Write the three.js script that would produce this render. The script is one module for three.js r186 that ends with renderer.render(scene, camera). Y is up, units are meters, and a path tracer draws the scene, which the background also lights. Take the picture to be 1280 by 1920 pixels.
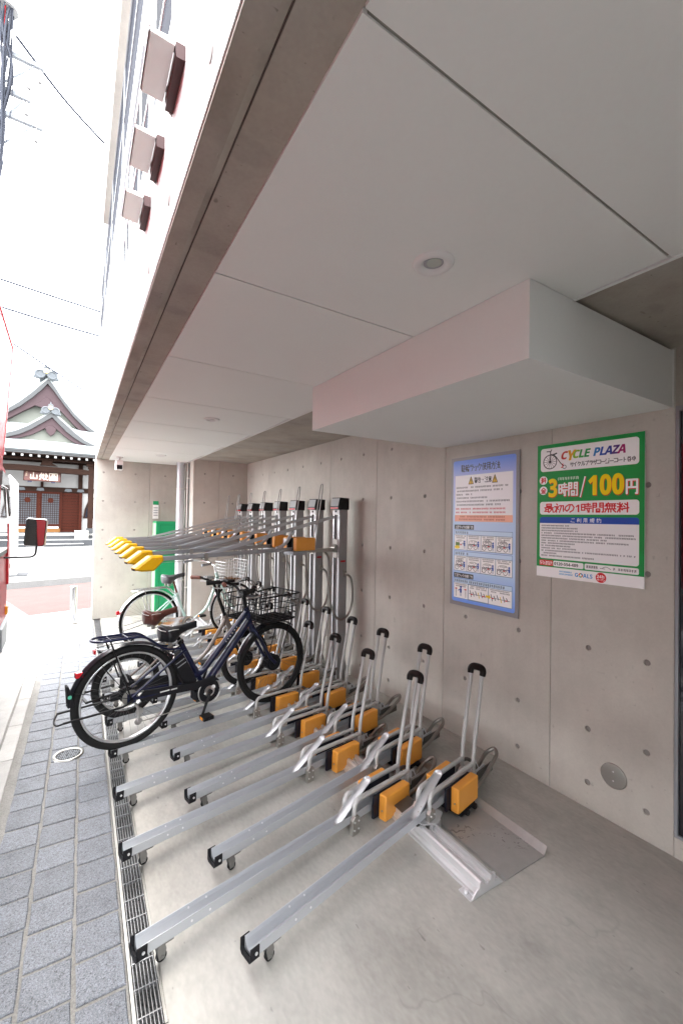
import * as THREE from 'three';
import { mergeGeometries } from 'three/addons/utils/BufferGeometryUtils.js';
import { RoundedBoxGeometry } from 'three/addons/geometries/RoundedBoxGeometry.js';

// ---------- camera, sky, sun, exposure ----------
const scene = new THREE.Scene();
const camera = new THREE.PerspectiveCamera(100.04, 682 / 1024, 0.05, 400);
camera.rotation.order = 'YXZ';
camera.position.set(0, 1.65, 0);
camera.rotation.set(0.01593, -0.57277, 0.01676);
const renderer = new THREE.WebGLRenderer({ antialias: true });
renderer.setSize(682, 1024);
renderer.toneMapping = THREE.LinearToneMapping;
renderer.toneMappingExposure = 13.8;
renderer.shadowMap.enabled = true;
{ // overcast sky: bright towards the zenith, slightly cool
  const W = 64, H = 64, d = new Float32Array(W * H * 4);
  for (let y = 0; y < H; y++) for (let x = 0; x < W; x++) {
    const el = ((y + 0.5) / H - 0.5) * Math.PI, s = Math.sin(el);
    const L = s >= 0 ? 0.86 + 0.26 * s : 0.30 + 0.32 * Math.exp(s * 14);
    const i = (y * W + x) * 4;
    d[i] = L * 0.985; d[i + 1] = L; d[i + 2] = L * 1.035; d[i + 3] = 1;
  }
  const t = new THREE.DataTexture(d, W, H, THREE.RGBAFormat, THREE.FloatType);
  t.mapping = THREE.EquirectangularReflectionMapping;
  t.magFilter = THREE.LinearFilter; t.minFilter = THREE.LinearFilter; t.needsUpdate = true;
  scene.background = t; scene.environment = t;
}
const sun = new THREE.DirectionalLight(0xfff4e6, 0.5);
sun.position.set(2, 30, -9);
sun.castShadow = true; sun.shadow.radius = 45; sun.shadow.mapSize.set(2048, 2048);
Object.assign(sun.shadow.camera, { left: -25, right: 25, top: 25, bottom: -25, near: 1, far: 90 });
scene.add(sun, sun.target);

// ---------- helpers ----------
let seed = 7;
const rnd = () => { seed = (seed * 1664525 + 1013904223) >>> 0; return seed / 4294967296; };
const V = (x, y, z) => new THREE.Vector3(x, y, z);
const names = {};
function numbered(n) { names[n] = (names[n] || 0) + 1; return names[n] === 1 ? n : n + '_' + String(names[n] - 1).padStart(3, '0'); }
function tag(o, label, category, group, kind) {
  if (label) o.userData.label = label;
  if (category) o.userData.category = category;
  if (group) o.userData.group = group;
  if (kind) o.userData.kind = kind;
  return o;
}
function thing(name, label, category, p = [0, 0, 0], ry = 0, group) {
  const o = new THREE.Group(); o.name = numbered(name); o.position.set(...p); o.rotation.y = ry;
  scene.add(o); return tag(o, label, category, group);
}
const structure = (o) => { o.userData.kind = 'structure'; return o; };
function boxUV(g, s = 1) {
  const p = g.attributes.position, n = g.attributes.normal, uv = new Float32Array(p.count * 2);
  for (let i = 0; i < p.count; i++) {
    const ax = Math.abs(n.getX(i)), ay = Math.abs(n.getY(i)), az = Math.abs(n.getZ(i));
    let u, v;
    if (ay >= ax && ay >= az) { u = p.getX(i); v = p.getZ(i); } else if (ax >= az) { u = p.getZ(i); v = p.getY(i); } else { u = p.getX(i); v = p.getY(i); }
    uv[2 * i] = u / s; uv[2 * i + 1] = v / s;
  }
  g.setAttribute('uv', new THREE.BufferAttribute(uv, 2)); return g;
}
function join(gs) {
  gs = [gs].flat(9).map((g) => { let k = g.index ? g.toNonIndexed() : g; if (!k.attributes.normal) k.computeVertexNormals();
    for (const a of Object.keys(k.attributes)) if (!['position', 'normal', 'uv'].includes(a)) k.deleteAttribute(a);
    if (!k.attributes.uv) boxUV(k); return k; });
  return gs.length === 1 ? gs[0] : mergeGeometries(gs);
}
function part(name, gs, mat, parent = scene, uvs) {
  const g = join(gs); if (uvs) boxUV(g, uvs);
  const m = new THREE.Mesh(g, mat); m.name = parent === scene ? numbered(name) : name;
  m.castShadow = m.receiveShadow = true; parent.add(m); return m;
}
const bx = (x0, y0, z0, x1, y1, z1) => new THREE.BoxGeometry(Math.abs(x1 - x0), Math.abs(y1 - y0), Math.abs(z1 - z0)).translate((x0 + x1) / 2, (y0 + y1) / 2, (z0 + z1) / 2);
const rbx = (x0, y0, z0, x1, y1, z1, r = 0.006, s = 2) => new RoundedBoxGeometry(Math.abs(x1 - x0), Math.abs(y1 - y0), Math.abs(z1 - z0), s, r).translate((x0 + x1) / 2, (y0 + y1) / 2, (z0 + z1) / 2);
function rod(a, b, r, r2 = r, n = 8) {
  const A = V(...a), B = V(...b), d = B.clone().sub(A), g = new THREE.CylinderGeometry(r2, r, d.length(), n);
  g.applyQuaternion(new THREE.Quaternion().setFromUnitVectors(V(0, 1, 0), d.clone().normalize()));
  return g.translate((A.x + B.x) / 2, (A.y + B.y) / 2, (A.z + B.z) / 2);
}
// rounded poly-line tube: corners are filleted by radius f
function bend(pts, r, f = 0.03, seg = 8, closed = false) {
  const P = pts.map((p) => V(...p)), path = new THREE.CurvePath(), n = P.length;
  let prev = P[0];
  for (let i = 1; i < n - 1; i++) {
    const a = P[i].clone().sub(P[i - 1]), b = P[i + 1].clone().sub(P[i]);
    const k = Math.min(f, a.length() * 0.48, b.length() * 0.48);
    const s = P[i].clone().addScaledVector(a.normalize(), -k), e = P[i].clone().addScaledVector(b.normalize(), k);
    if (prev.distanceTo(s) > 1e-5) path.add(new THREE.LineCurve3(prev, s));
    path.add(new THREE.QuadraticBezierCurve3(s, P[i], e)); prev = e;
  }
  path.add(new THREE.LineCurve3(prev, P[n - 1]));
  const out = [];
  for (const c of path.curves) { const m = c.isLineCurve3 ? 1 : 5; for (let i = 0; i <= m; i++) { const q = c.getPoint(i / m); if (!out.length || out[out.length - 1].distanceTo(q) > 1e-5) out.push(q); } }
  return sweep(out, r, seg);
}
function sweep(pts, r, seg = 8) { // tube through points with parallel-transport frames and end caps
  const n = pts.length, T = [], pos = [], nor = [], idx = [];
  for (let i = 0; i < n; i++) T.push(pts[Math.min(n - 1, i + 1)].clone().sub(pts[Math.max(0, i - 1)]).normalize());
  let N = V(0, 1, 0); if (Math.abs(T[0].y) > 0.9) N.set(1, 0, 0);
  N.addScaledVector(T[0], -N.dot(T[0])).normalize();
  for (let i = 0; i < n; i++) {
    N.addScaledVector(T[i], -N.dot(T[i])).normalize();
    const B = T[i].clone().cross(N), rr = typeof r === 'function' ? r(i / (n - 1)) : r;
    for (let k = 0; k <= seg; k++) {
      const a = (k / seg) * Math.PI * 2, c = Math.cos(a), s = Math.sin(a);
      const q = N.clone().multiplyScalar(c).addScaledVector(B, s);
      nor.push(q.x, q.y, q.z); pos.push(pts[i].x + q.x * rr, pts[i].y + q.y * rr, pts[i].z + q.z * rr);
    }
  }
  const w = seg + 1;
  for (let i = 0; i < n - 1; i++) for (let k = 0; k < seg; k++) { const a = i * w + k; idx.push(a, a + 1, a + w, a + 1, a + w + 1, a + w); }
  for (const [i, sgn] of [[0, -1], [n - 1, 1]]) {
    const c = pos.length / 3; pos.push(pts[i].x, pts[i].y, pts[i].z); nor.push(T[i].x * sgn, T[i].y * sgn, T[i].z * sgn);
    for (let k = 0; k <= seg; k++) { const j = (i * w + k) * 3; pos.push(pos[j], pos[j + 1], pos[j + 2]); nor.push(T[i].x * sgn, T[i].y * sgn, T[i].z * sgn); }
    for (let k = 0; k < seg; k++) sgn < 0 ? idx.push(c, c + 2 + k, c + 1 + k) : idx.push(c, c + 1 + k, c + 2 + k);
  }
  const g = new THREE.BufferGeometry();
  g.setAttribute('position', new THREE.Float32BufferAttribute(pos, 3)); g.setAttribute('normal', new THREE.Float32BufferAttribute(nor, 3)); g.setIndex(idx);
  return g.toNonIndexed();
}
const curve = (pts, r, n = 24, seg = 8, closed = false) => sweep(new THREE.CatmullRomCurve3(pts.map((p) => V(...p)), closed).getPoints(n), r, seg);
function shapeOf(pts, holes = []) {
  const s = new THREE.Shape(pts.map((p) => new THREE.Vector2(p[0], p[1])));
  for (const [x, y, r] of holes) { const h = new THREE.Path(); h.absarc(x, y, r, 0, Math.PI * 2, true); s.holes.push(h); }
  return s;
}
// extrude an (x,y) outline from z0 to z1, optional small chamfer
function ext(pts, z0, z1, b = 0, holes) {
  const g = new THREE.ExtrudeGeometry(shapeOf(pts, holes), { depth: z1 - z0 - 2 * b, bevelEnabled: b > 0, bevelThickness: b, bevelSize: b, bevelOffset: -b, bevelSegments: 1, curveSegments: 10 });
  return g.translate(0, 0, z0 + b);
}
// extrude a (z,y) outline along x
const extX = (pts, x0, x1, b = 0) => ext(pts.map(([z, y]) => [-z, y]), x0, x1, b).rotateY(Math.PI / 2);
// flat horizontal sheet from (x,z) outline at height y with thickness t
function slab(pts, y, t = 0.02) { return ext(pts.map(([x, z]) => [x, -z]), 0, t).rotateX(-Math.PI / 2).translate(0, y - t, 0); }
const ring = (R, r, n = 48, m = 8) => new THREE.TorusGeometry(R, r, m, n);
const disc = (r, t, n = 24) => new THREE.CylinderGeometry(r, r, t, n);

// ---------- textures ----------
function lattice(n, s) { const a = new Float32Array(n * n); let q = s >>> 0; for (let i = 0; i < a.length; i++) { q = (q * 1664525 + 1013904223) >>> 0; a[i] = q / 4294967296; } return a; }
function noiser(n, s) { // periodic value noise on [0,1)^2 with n cells
  const a = lattice(n, s);
  return (u, v) => {
    const x = u * n, y = v * n, i = Math.floor(x), j = Math.floor(y); let f = x - i, g = y - j; f = f * f * (3 - 2 * f); g = g * g * (3 - 2 * g);
    const w = (k) => ((k % n) + n) % n, A = a[w(j) * n + w(i)], B = a[w(j) * n + w(i + 1)], C = a[w(j + 1) * n + w(i)], D = a[w(j + 1) * n + w(i + 1)];
    return A + (B - A) * f + (C - A) * g + (A - B - C + D) * f * g;
  };
}
function tex(size, fn, srgb = true, h = size) {
  const d = new Uint8Array(size * h * 4);
  for (let y = 0; y < h; y++) for (let x = 0; x < size; x++) {
    const c = fn(x / size, y / h), i = (y * size + x) * 4;
    for (let k = 0; k < 3; k++) { let q = Math.max(0, Math.min(1, Array.isArray(c) ? c[k] : c)); if (srgb) q = q <= 0.0031308 ? q * 12.92 : 1.055 * q ** (1 / 2.4) - 0.055; d[i + k] = q * 255; }
    d[i + 3] = 255;
  }
  const t = new THREE.DataTexture(d, size, h); t.wrapS = t.wrapT = THREE.RepeatWrapping; t.magFilter = THREE.LinearFilter; t.minFilter = THREE.LinearMipmapLinearFilter; t.generateMipmaps = true;
  if (srgb) t.colorSpace = THREE.SRGBColorSpace; t.needsUpdate = true; return t;
}
const N4 = noiser(4, 11), N8 = noiser(8, 12), N16 = noiser(16, 13), N32 = noiser(32, 14), N64 = noiser(64, 15), N128 = noiser(128, 16), N256 = noiser(256, 17), N3 = noiser(3, 18);
const fbm = (u, v) => N4(u, v) * 0.35 + N8(u, v) * 0.25 + N16(u, v) * 0.17 + N32(u, v) * 0.12 + N64(u, v) * 0.07 + N128(u, v) * 0.04;
const mix = (a, b, t) => a.map((q, i) => q + (b[i] - q) * t);
const sstep = (a, b, x) => { x = Math.max(0, Math.min(1, (x - a) / (b - a))); return x * x * (3 - 2 * x); };
const pits = (u, v, k) => sstep(0.955, 0.985, N128(u + 0.37, v)) * k + sstep(0.93, 0.97, N64(u, v + 0.21)) * sstep(0.6, 0.8, N8(u, v)) * k;
const concreteWall = tex(1024, (u, v) => {
  const f = fbm(u, v), streak = N32(u, v * 0.06) * 0.5 + N64(u, v * 0.1) * 0.5, g = 0.89 + 0.36 * (f - 0.5) + 0.08 * (streak - 0.5) + 0.05 * (N256(u, v) - 0.5) - pits(u, v, 0.14);
  return mix([0.575 * g, 0.55 * g, 0.495 * g], [0.545 * g, 0.51 * g, 0.455 * g], N3(u, v));
});
const concreteBump = tex(1024, (u, v) => 0.6 + 0.25 * (fbm(u, v) - 0.5) + 0.12 * (N256(u, v) - 0.5) - pits(u, v, 0.5), false);
const beamTex = tex(1024, (u, v) => {
  const f = fbm(u + 0.3, v + 0.1), g = 0.84 + 0.5 * (f - 0.5) + 0.06 * (N256(u, v) - 0.5) - pits(u + 0.2, v, 0.35) - sstep(0.62, 0.8, N16(u, v + 0.4)) * 0.08;
  return mix([0.46 * g, 0.43 * g, 0.385 * g], [0.43 * g, 0.38 * g, 0.32 * g], N8(u, v));
});
const floorTex = tex(1024, (u, v) => {
  const a = fbm(u, v), b = fbm(u * 2 + 0.13, v * 2 + 0.57), trowel = N64(u * 0.5 + v * 0.2, v) - 0.5;
  let g = 0.96 + 0.40 * (a - 0.5) + 0.36 * (b - 0.5) + 0.05 * trowel + 0.11 * (N256(u, v) - 0.5) + 0.08 * (N256(u * 2 + 0.3, v * 2) - 0.5);
  g -= 0.13 * sstep(0.54, 0.68, N8(u + 0.4, v + 0.2) * 0.6 + N32(u, v) * 0.4) ;
  g -= 0.3 * sstep(0.965, 0.985, N128(u, v + 0.5));
  g -= 0.10 * (1 - sstep(0.0, 0.006, Math.abs(N8(u + 0.03 * N64(u, v), v) - 0.52))) * sstep(0.45, 0.6, N4(u + 0.6, v));
  return mix([0.475 * g, 0.468 * g, 0.432 * g], [0.43 * g, 0.41 * g, 0.372 * g], N4(u, v + 0.3));
}, true, 2048);
const granite = tex(512, (u, v) => {
  const s = N256(u, v), s2 = N128(u + 0.5, v + 0.2), f = fbm(u, v);
  let g = 0.155 + 0.08 * (f - 0.5) + 0.13 * (s - 0.5) + 0.09 * (s2 - 0.5);
  if (s > 0.88) g += 0.06; if (s2 < 0.14) g -= 0.05;
  return [g * 0.9, g * 0.98, g * 1.12];
});
const graniteBump = tex(512, (u, v) => 0.5 + 0.35 * (N64(u, v) - 0.5) + 0.3 * (N256(u, v) - 0.5) + 0.3 * (N32(u, v) - 0.5), false);
const mortarTex = tex(512, (u, v) => { const g = 0.215 + 0.1 * (fbm(u, v) - 0.5) + 0.1 * (N256(u, v) - 0.5); return [g, g * 0.985, g * 0.93]; });
const kerbTex = tex(512, (u, v) => { const g = 0.40 + 0.14 * (fbm(u, v) - 0.5) + 0.08 * (N256(u, v) - 0.5); return [g, g * 0.99, g * 0.96]; });
const asphaltTex = tex(512, (u, v) => { const g = 0.085 + 0.04 * (fbm(u, v) - 0.5) + 0.12 * (N256(u, v) - 0.5); return [g, g, g * 1.02]; });
const redRoadTex = tex(512, (u, v) => { const g = 1 + 0.25 * (fbm(u, v) - 0.5) + 0.25 * (N256(u, v) - 0.5); return [0.07 * g, 0.048 * g, 0.045 * g]; });
const whiteTex = tex(512, (u, v) => { const g = 0.79 + 0.035 * (fbm(u, v) - 0.5) + 0.012 * (N256(u, v) - 0.5); return [g * 0.985, g * 1.0, g * 0.97]; });
const scuff = tex(512, (u, v) => 0.86 + 0.3 * (fbm(u, v) - 0.5) + 0.06 * (N256(u, v) - 0.5), false);
const brushed = tex(512, (u, v) => 0.40 + 0.22 * (N256(u * 0.08, v) - 0.5) + 0.2 * (fbm(u, v) - 0.5), false);
const woodTex = tex(256, (u, v) => { const r = N32(u * 0.15, v) * 0.6 + N64(u * 0.2, v) * 0.4, g = 0.8 + 0.5 * (r - 0.5); return [0.022 * g, 0.0105 * g, 0.007 * g]; });
const redWoodTex = tex(256, (u, v) => { const r = N32(u * 0.15, v) * 0.6 + N64(u * 0.2, v) * 0.4, g = 0.85 + 0.5 * (r - 0.5); return [0.04 * g, 0.0085 * g, 0.004 * g]; });
const steelStain = tex(512, (u, v) => { // damp, blotchy drip tray
  const drop = sstep(0.72, 0.8, N32(u, v)) - sstep(0.84, 0.92, N32(u, v)), g = 0.42 + 0.14 * (fbm(u, v) - 0.5) - 0.2 * drop * sstep(0.4, 0.62, N4(u, v)); return [g, g * 0.985, g * 0.95]; });

// ---------- materials ----------
const rgb = (r, g, b) => new THREE.Color().setRGB(r, g, b);
const mat = (c, roughness = 0.6, metalness = 0, o = {}) => new THREE.MeshStandardMaterial({ color: c ? rgb(...c) : 0xffffff, roughness, metalness, ...o });
const phys = (c, roughness, metalness, o) => new THREE.MeshPhysicalMaterial({ color: rgb(...c), roughness, metalness, ...o });
const dull = (c, roughness = 0.8, metalness = 0, o = {}) => new THREE.MeshPhysicalMaterial({ color: c ? rgb(...c) : 0xffffff, roughness, metalness, specularIntensity: 0.15, ...o });
const M = {
  wall: mat(null, 0.85, 0, { map: concreteWall, bumpMap: concreteBump, bumpScale: 0.0016 }),
  beam: mat(null, 0.85, 0, { map: beamTex, bumpMap: concreteBump, bumpScale: 0.002 }),
  floor: mat(null, 0.6, 0, { map: floorTex, roughnessMap: tex(512, (u, v) => 0.75 + 0.5 * (fbm(u, v) - 0.5), false), bumpMap: concreteBump, bumpScale: 0.001 }),
  wallEnd: mat([0.80, 0.815, 0.81], 0.85, 0, { map: concreteWall, bumpMap: concreteBump, bumpScale: 0.0016 }), sidewalk: dull([0.8, 0.8, 0.8], 0.8, 0, { map: kerbTex }), plug: mat([0.27, 0.255, 0.24], 0.9), joint: mat([0.15, 0.14, 0.13], 0.95),  // wallEnd: slightly greyer concrete, also darkened in colour to offset excess skylight
  paint: mat(null, 0.75, 0, { map: whiteTex }), fascia: mat([0.6, 0.595, 0.585], 0.8, 0, { bumpMap: concreteBump, bumpScale: 0.001 }),
  grooveDark: mat([0.085, 0.075, 0.065], 0.9), seal: mat([0.27, 0.26, 0.235], 0.9),
  paver: [0.92, 1.0, 1.07].map((k) => mat([k, k, k], 0.58, 0, { map: granite, bumpMap: graniteBump, bumpScale: 0.004 })),
  mortar: mat(null, 0.95, 0, { map: mortarTex, bumpMap: graniteBump, bumpScale: 0.004 }),
  kerb: [0.94, 1.03].map((k) => mat([k, k, k], 0.9, 0, { map: kerbTex, bumpMap: graniteBump, bumpScale: 0.002 })),
  asphalt: dull(null, 0.95, 0, { map: asphaltTex }), redRoad: dull(null, 0.95, 0, { map: redRoadTex }), pale: dull([0.36, 0.36, 0.36], 0.8, 0, { map: kerbTex }),
  alu: mat([0.50, 0.52, 0.545], 0.5, 0.5, { roughnessMap: scuff }),
  aluRaw: mat([0.66, 0.66, 0.67], 0.45, 0.6),
  steel: mat([0.62, 0.61, 0.59], 0.28, 1), steelDull: mat([0.42, 0.41, 0.38], 0.4, 0.9), chrome: mat([0.85, 0.85, 0.85], 0.1, 1), railGrey: mat([0.36, 0.37, 0.385], 0.5, 0.5), chute: mat([0.55, 0.555, 0.57], 0.34, 0.75), bright: mat([0.82, 0.82, 0.83], 0.35, 0.6),
  tube: mat([0.44, 0.44, 0.43], 0.45, 0.25), zinc: mat([0.33, 0.335, 0.34], 0.4, 0.8), casterSteel: mat([0.27, 0.265, 0.255], 0.45, 0.8), pit: mat([0.03, 0.03, 0.03], 0.9),
  black: phys([0.009, 0.009, 0.01], 0.42, 0, { specularIntensity: 0.45 }), blackMatt: phys([0.012, 0.012, 0.014], 0.7, 0, { specularIntensity: 0.35 }), grip: phys([0.011, 0.008, 0.007], 0.35, 0, { specularIntensity: 0.4 }), rubber: phys([0.013, 0.013, 0.013], 0.75, 0, { specularIntensity: 0.35 }),
  navyPlate: phys([0.012, 0.013, 0.022], 0.5, 0, { specularIntensity: 0.4 }),
  orange: mat([0.74, 0.315, 0.045], 0.42), yellow: phys([0.66, 0.36, 0.003], 0.5, 0, { clearcoat: 0.1, clearcoatRoughness: 0.3, specularIntensity: 0.5 }),
  red: mat([0.5, 0.012, 0.02], 0.4), green: mat([0.0, 0.26, 0.09], 0.45), greenPale: mat([0.32, 0.55, 0.33], 0.5), white: mat([0.75, 0.75, 0.74], 0.5),
  tray: mat(null, 0.45, 0.45, { map: steelStain }),
  navy: phys([0.007, 0.010, 0.036], 0.32, 0.1, { clearcoat: 0.4, clearcoatRoughness: 0.15, specularIntensity: 0.5 }),
  taupe: phys([0.20, 0.165, 0.14], 0.4, 0.1, { clearcoat: 0.5, clearcoatRoughness: 0.2 }), mint: phys([0.50, 0.68, 0.62], 0.35, 0, { clearcoat: 0.8, clearcoatRoughness: 0.15 }),
  fenderDark: phys([0.011, 0.012, 0.017], 0.3, 0, { clearcoat: 0.45, clearcoatRoughness: 0.1 }), silver: mat([0.72, 0.73, 0.74], 0.3, 0.8),
  leatherBrown: mat([0.10, 0.032, 0.022], 0.45), saddleBlack: phys([0.013, 0.014, 0.016], 0.42, 0, { specularIntensity: 0.5 }), saddleGrey: mat([0.07, 0.07, 0.075], 0.5), piping: mat([0.6, 0.6, 0.58], 0.6),
  gripBrown: mat([0.2, 0.075, 0.05], 0.6), reflector: mat([0.55, 0.01, 0.02], 0.2), amber: mat([0.85, 0.32, 0.01], 0.25), teal: mat([0.1, 0.5, 0.33], 0.4),
  truck: phys([0.42, 0.016, 0.026], 0.55, 0, { clearcoat: 0.15, clearcoatRoughness: 0.08, specularIntensity: 0.4 }), truckRoof: mat([0.5, 0.5, 0.5], 0.5, 0.3), truckGrey: mat([0.34, 0.34, 0.335], 0.5), visor: phys([0.06, 0.055, 0.05], 0.15, 0, { clearcoat: 1 }),
  glass: phys([0.03, 0.035, 0.04], 0.04, 0, { clearcoat: 1, clearcoatRoughness: 0.02 }), mirror: mat([0.9, 0.9, 0.9], 0.015, 1),
  maroon: mat([0.05, 0.012, 0.013], 0.5), hood: mat([0.68, 0.67, 0.65], 0.4, 0.5), frameGrey: mat([0.32, 0.34, 0.36], 0.45, 0.5), darkGlass: phys([0.012, 0.014, 0.02], 0.08, 0, { clearcoat: 1 }),
  wood: dull(null, 0.7, 0, { map: woodTex }), redWood: dull(null, 0.6, 0, { map: redWoodTex }), board: dull([0.15, 0.07, 0.024], 0.7), plaster: dull([0.25, 0.248, 0.242], 0.9),
  roof: dull([0.26, 0.283, 0.283], 0.6, 0.1), roofEdge: dull([0.06, 0.062, 0.063], 0.6), rose: dull([0.05, 0.034, 0.037], 0.6), sage: dull([0.115, 0.12, 0.105], 0.8), ornament: dull([0.085, 0.093, 0.1], 0.6), gold: mat([0.8, 0.55, 0.2], 0.4, 0.6),
  greyStone: dull([0.045, 0.047, 0.05], 0.8), stone: mat([0.62, 0.62, 0.62], 0.9, 0, { map: kerbTex, bumpMap: graniteBump, bumpScale: 0.01 }), shoji: dull([0.075, 0.08, 0.09], 0.8), pole: mat(null, 0.9, 0, { map: mortarTex }), cable: dull([0.05, 0.055, 0.07], 0.6), armGrey: dull([0.24, 0.26, 0.28], 0.6), darkSteel: mat([0.13, 0.125, 0.115], 0.45, 0.6), column: mat([0.33, 0.33, 0.335], 0.55, 0.4, { roughnessMap: scuff }), paneGrey: phys([0.032, 0.034, 0.038], 1, 0, { specularIntensity: 0.1 }), paneDark: phys([0.006, 0.008, 0.016], 0.9, 0, { specularIntensity: 0.25 }), neck: mat([0.06, 0.026, 0.025], 0.5, 0.2), spoke: mat([0.12, 0.12, 0.12], 0.5, 0.5), ceramic: mat([0.3, 0.3, 0.3], 0.4),
  lens: phys([0.5, 0.55, 0.5], 0.1, 0, { clearcoat: 1 }), hose: mat([0.27, 0.255, 0.235], 0.32, 0.85), hoodGrey: mat([0.30, 0.31, 0.31], 0.4), crate: mat([0.6, 0.57, 0.5], 0.7),
};
// ---------- setting: garage ----------
const WX = 2.577, CEIL = 2.535, ZEND = -7.82, ZNEAR = 1.7;
const xf = (z) => 0.2235 - 0.0236 * z;          // street face of the building
const xd = (z) => 0.175 - 0.0314 * z;           // street edge of the drain
{ const f = structure(part('floor', slab([[xd(ZNEAR) + 0.105, ZNEAR], [WX + 0.2, ZNEAR], [WX + 0.2, ZEND - 0.2], [xd(ZEND) + 0.105, ZEND - 0.2]], 0, 0.15), M.floor));
  boxUV(f.geometry); const uv = f.geometry.attributes.uv; for (let i = 0; i < uv.count; i++) uv.setXY(i, uv.getX(i) / 3.1 + 0.12, uv.getY(i) / 6.2 + 0.35); }
// back wall: formwork panels with tie holes
const plugG = disc(0.0135, 0.004, 16).rotateZ(Math.PI / 2);
function wallPanel(parent, w, h, ties, place, m = M.wall, uvo = rnd()) { // outline in (a,y); front face towards +z of the panel
  const g = ext([[0.0015, 0], [w - 0.0015, 0], [w - 0.0015, h], [0.0015, h]], -0.03, 0, 0.0025, ties.map(([a, y]) => [a, y, 0.0155]));
  const p = part('wall_panel', g, m, parent, 1.9); const uv = p.geometry.attributes.uv;
  for (let i = 0; i < uv.count; i++) uv.setXY(i, uv.getX(i) + uvo, uv.getY(i) + uvo * 0.37);
  for (const [a, y] of ties) { const t = new THREE.Mesh(tiePlug, M.plug); t.name = 'tie_plug'; t.position.set(a, y, -0.011); t.receiveShadow = true; p.add(t); }
  place(p); return p;
}
const tiePlug = join(new THREE.CylinderGeometry(0.0165, 0.0165, 0.004, 16).rotateX(Math.PI / 2));
const rows = [0.15, 0.456, 0.923, 1.386, 1.856, 2.315];
{
  const w = structure(new THREE.Group()); w.name = 'wall'; scene.add(w);
  tag(w, 'long fair-faced concrete wall with tie holes behind the bike racks', 'wall');
  part('wall_core', bx(WX + 0.03, -0.1, ZEND - 0.2, WX + 0.3, 3, -0.657), M.joint, w);
  const edges = [-0.905, -1.556, -2.46, -3.365, -4.245, -5.153, -6.05, -6.95];
  for (let i = 0; i + 1 < edges.length; i++) {
    const a = edges[i], b = edges[i + 1], t = [];
    for (const y of rows) for (const z of i === 0 ? [-1.026, -1.325] : [a - 0.227, b + 0.225]) t.push([z - b, y]);
    wallPanel(w, a - b, CEIL + 0.02, t, (p) => { p.rotation.y = -Math.PI / 2; p.position.set(WX, 0, b); });
  }
}
{ // pillar and end wall
  const w = structure(new THREE.Group()); w.name = 'wall_end'; scene.add(w); tag(w, 'concrete end wall with tie holes behind the green machine', 'wall');
  part('wall_core', bx(0.41, -0.1, ZEND - 0.25, 1.75, 2.54, ZEND - 0.03), M.joint, w);
  const e = [[0.408, 1.2, [0.52, 0.98]], [1.2, 1.75, [1.44]]];
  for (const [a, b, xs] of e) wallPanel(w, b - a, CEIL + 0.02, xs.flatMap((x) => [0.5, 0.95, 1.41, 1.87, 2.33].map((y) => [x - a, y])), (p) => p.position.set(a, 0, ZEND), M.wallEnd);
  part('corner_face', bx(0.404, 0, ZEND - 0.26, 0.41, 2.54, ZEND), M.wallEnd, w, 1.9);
  const q = structure(new THREE.Group()); q.name = 'pillar'; scene.add(q); tag(q, 'concrete wall pillar between the downpipe and the rack columns', 'pillar');
  part('pillar_core', bx(1.72, -0.1, ZEND, WX + 0.05, 2.6, -6.955), M.joint, q);
  for (const [a, b, xs] of [[1.69, 2.1, [1.87]], [2.1, WX, [2.33]]]) wallPanel(q, b - a, CEIL + 0.02, xs.flatMap((x) => [0.95, 1.41, 1.87, 2.33].map((y) => [x - a, y])), (p) => p.position.set(a, 0, -6.925));
  part('side_face', bx(1.689, 0, ZEND, 1.72, 2.55, -6.956), M.wall, q, 1.9);
}
{ // walls out of the photograph's sight behind the camera
  structure(part('wall_back', bx(0.42, 0, 0.95, WX + 0.3, 2.54, 1.15), M.wall, scene, 1.9));
}
// door in the back wall
{ const d = thing('entrance_door', 'dark glass door in a grey metal frame at the right end of the concrete wall', 'door', [WX, 0, 0]);
  part('door_frame', [bx(-0.006, 0.115, -0.903, 0.1, 2.22, -0.888), bx(-0.006, 2.22, -0.903, 0.1, 2.245, 0.94), bx(0, 0.10, -0.903, 0.1, 0.114, 0.94)], M.frameGrey, d);
  part('door_panel', bx(0.01, 0.115, -0.8878, 0.06, 2.2195, 0.94), M.darkGlass, d);
  structure(part('wall_sill', [bx(WX, -0.1, -0.904, WX + 0.25, 0.098, ZNEAR)], M.wall, scene, 1.9));
  structure(part('wall_lintel', [bx(WX, 2.247, -0.904, WX + 0.25, 2.6, ZNEAR), bx(WX, 0.1, 1.002, WX + 0.25, 2.246, ZNEAR)], M.beam, scene, 1.9));
}
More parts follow.
